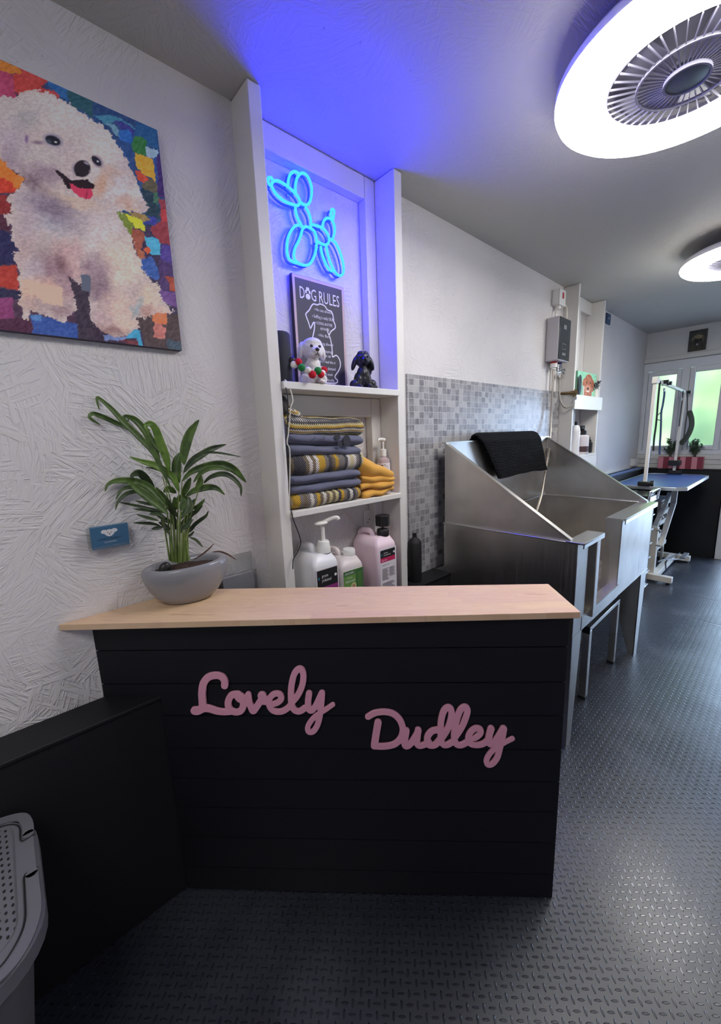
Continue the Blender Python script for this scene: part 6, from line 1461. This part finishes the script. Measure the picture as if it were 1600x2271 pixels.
# white slatted rack under the table
rk = thing('slatted_rack', 'low white slatted rack standing under the grooming table', 'rack', (5.42, 1.08, 0))
for z in (.22, .36, .50, .60, .70): MB().box(5.20, 5.62, .935, .950, z, z+.045).build('slat', 'white_metal', rk, bevel=.003)
for x in (5.22, 5.60):
    MB().box(x-.012, x+.012, .950, .975, 0, .76).build('upright', 'white_metal', rk, bevel=.002); MB().box(x-.012, x+.012, 1.20, 1.225, 0, .76).build('upright', 'white_metal', rk, bevel=.002)
MB().box(5.20, 5.62, .94, 1.225, .755, .775).build('rack_top', 'white_metal', rk, bevel=.003)
# striped planter with two succulents on the dado ledge
PZ = 1.0465
pn = thing('planter', 'pink and burgundy striped window planter on the black dado ledge', 'planter', (6.13, .965, PZ))
py0, py1, pzt = .748, 1.182, PZ+.142
MB().box(6.098, 6.158, py0+.004, py1-.004, PZ, pzt-.02).build('trough', 'planter_red', pn)
ns = 8
for k in range(ns):
    ya = py1-(py1-py0)*k/ns; yb3 = py1-(py1-py0)*(k+1)/ns
    MB().box(6.092, 6.099, yb3+.001, ya-.001, PZ, pzt).build('slat', ('planter_pink', 'planter_red')[k % 2], pn, bevel=.001)
MB().box(6.157, 6.164, py0, py1, PZ, pzt).build('back_board', 'planter_red', pn)
for y in (py0, py1-.006): MB().box(6.099, 6.157, y, y+.006, PZ, pzt).build('end_board', 'planter_pink', pn)
MB().box(6.10, 6.156, py0+.006, py1-.006, pzt-.02, pzt-.012).build('soil', 'soil', pn)
for k, (cy_, lab, hgt) in enumerate(((1.068, 'bushy dark succulent at the left end of the striped planter', .235), (.835, 'bushy dark succulent at the right end of the striped planter', .225))):
    sct = thing('succulent', lab, 'plant', (6.128, cy_, pzt-.012)); rs = random.Random(20+k); z_ = pzt-.014
    mb = MB(); leaf_pts = []
    mb.tube([V(6.128, cy_, z_), V(6.126, cy_+.004, z_+.07)], [.014, .010], 8)
    for q in range(13):
        a = rs.uniform(0, 2*PI); sp2 = rs.uniform(.03, .085); hh = rs.uniform(.45, 1)*hgt
        e = V(6.126+.5*sp2*math.cos(a), cy_+sp2*math.sin(a), z_+hh)
        e.x = min(e.x, 6.16)
        Q = smooth_path([V(6.127, cy_, z_+.03), V(6.127+.25*sp2*math.cos(a), cy_+.6*sp2*math.sin(a), z_+hh*.55), e], 4); mb.tube(Q, [.005-.003*i/(len(Q)-1) for i in range(len(Q))], 6)
        leaf_pts += [Q[-1], Q[-2], Q[-3], Q[len(Q)//2]]
    mb.build('stem', 'succulent_stem', sct, smooth=True)
    mb = MB()
    for p in leaf_pts:
        for q in range(4):
            a, b_3 = rs.uniform(0, 2*PI), rs.uniform(-.6, .8); d = V(.6*math.cos(a), math.sin(a), math.sin(b_3)).normalized()
            m3 = d.to_track_quat('Z', 'Y').to_matrix(); c_ = p+d*.012; c_.x = min(c_.x, 6.165)
            mb.ball(c_, (.0075, .003, .014), 8, 5, m3)
    mb.build('foliage', 'succulent', sct, smooth=True)
# conduit and outlet box on the left wall of the grooming corner
cd = thing('cable_conduit', 'white cable conduit along the left wall above the high dado', 'conduit', (5.3, 1.42, 1.055))
MB().box(4.45, 5.86, WY-.026, WY, 1.058, 1.084).build('trunking', 'white_gloss', cd, bevel=.003)
MB().tube(smooth_path([V(5.86, WY-.013, 1.071), V(5.93, WY-.02, 1.09), V(5.96, WY-.02, 1.12)], 5), .007, 8).build('cable_tail', 'white_cable', cd, smooth=True)
ob = thing('outlet_box', 'white surface outlet box low in the far left corner', 'socket', (6.0, 1.41, 1.09))
MB().box(5.90, 6.06, WY-.04, WY, 1.085, 1.170).build('box', 'white_gloss', ob, bevel=.004); MB().box(5.895, 6.065, WY-.048, WY-.04, 1.08, 1.175).build('plate', 'white_gloss', ob, bevel=.003)
MB().box(6.03, 6.045, WY-.052, WY-.048, 1.135, 1.155).build('switch', 'white_gloss', ob)
# blue mat strip lying on the high dado ledge
mt_ = MB().box(4.62, 5.98, 1.310, 1.385, 1.0525, 1.058); tag(mt_.build('ledge_mat', 'blue_mat', None), 'narrow blue rubber strip lying on the high dado ledge', 'mat')
# ================================================================ light
def ring_lamp(c, label, glow='lamp'):
    t = thing('ceiling_fan_light', label, 'ceiling lamp', c, 'ring fan lights on the ceiling')
    cx, cy, cz = c; R, r = .354, .212
    prof = [(r+.002, .030), (r+.006, .014), (r+.02, .003), (r+.045, 0), (R-.05, 0), (R-.02, .005), (R-.006, .016), (R-.001, .028), (R-.004, .032), (r+.01, .032)]
    MB().lathe(prof, c, 72, closed=True).build('diffuser', glow, t, smooth=True)
    MB().lathe([(r+.002, .033), (R-.002, .033), (R-.001, .052), (R-.012, .066), (r+.002, .066)], c, 64, closed=True).build('rim', 'white_gloss', t, smooth=True)
    MB().lathe([(r-.010, .024), (r+.001, .022), (r+.001, .034), (r-.010, .034)], c, 64, closed=True).build('inner_rim', 'lilac_plastic', t, smooth=True)
    mb = MB()
    for k in range(44):
        a = 2*PI*k/44; d = V(math.cos(a), math.sin(a), 0); b = V(math.cos(a+.16), math.sin(a+.16), 0)
        mb.bar(V(*c)+d*.052+V(0, 0, .014), V(*c)+b*.202+V(0, 0, .02), .0028, .005)
    mb.lathe([(.122, .012), (.128, .012), (.128, .02), (.122, .02)], c, 48, closed=True)
    mb.build('grille', 'lilac_plastic', t)
    h = MB().lathe([(.0, .004), (.050, .004), (.056, .008), (.056, .022), (.0, .022)], c, 40).build('hub', 'hub', t, smooth=True)
    MB().lathe([(.052, .002), (.058, .002), (.058, .012), (.052, .012)], c, 40, closed=True).build('hub_rim', 'lilac_plastic', h, smooth=True)
    mb = MB()
    for k in range(5):
        a = 2*PI*k/5; d = V(math.cos(a), math.sin(a), 0); s_ = V(-d.y, d.x, 0)
        mb.prism([V(*c)+d*.05+s_*.02+V(0, 0, .036), V(*c)+d*.185+s_*.06+V(0, 0, .046), V(*c)+d*.19-s_*.03+V(0, 0, .036), V(*c)+d*.05-s_*.02+V(0, 0, .034)], V(0, 0, .003))
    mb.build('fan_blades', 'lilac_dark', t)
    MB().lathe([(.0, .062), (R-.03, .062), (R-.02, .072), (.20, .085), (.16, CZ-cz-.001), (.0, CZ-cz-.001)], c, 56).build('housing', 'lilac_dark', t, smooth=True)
    return t
ring_lamp((1.672, .345, 2.55), 'large glowing ring fan light on the ceiling nearest the counter')
ring_lamp((3.68, .34, 2.55), 'glowing ring fan light further down the ceiling towards the window')
ring_lamp((-.75, .15, 2.55), 'added unseen ring fan light filling in behind the viewer', 'lamp_fill')  # unseen lamp, added to brighten the left wall
w = bpy.data.worlds.new('daylight'); sc.world = w; w.use_nodes = True
w.node_tree.nodes['Background'].inputs[0].default_value = (.50, .69, 1.0, 1); w.node_tree.nodes['Background'].inputs[1].default_value = 11.0
sd = bpy.data.lights.new('sun', 'SUN'); so = bpy.data.objects.new('sun', sd); col.objects.link(so)
sd.energy = 6; sd.angle = .02; sd.color = (1, .95, .85)
so.rotation_euler = V(.75, -.1, -.65).to_track_quat('-Z', 'Y').to_euler(); so.location = (3, 0, 6)
sc.view_settings.exposure = 0.0
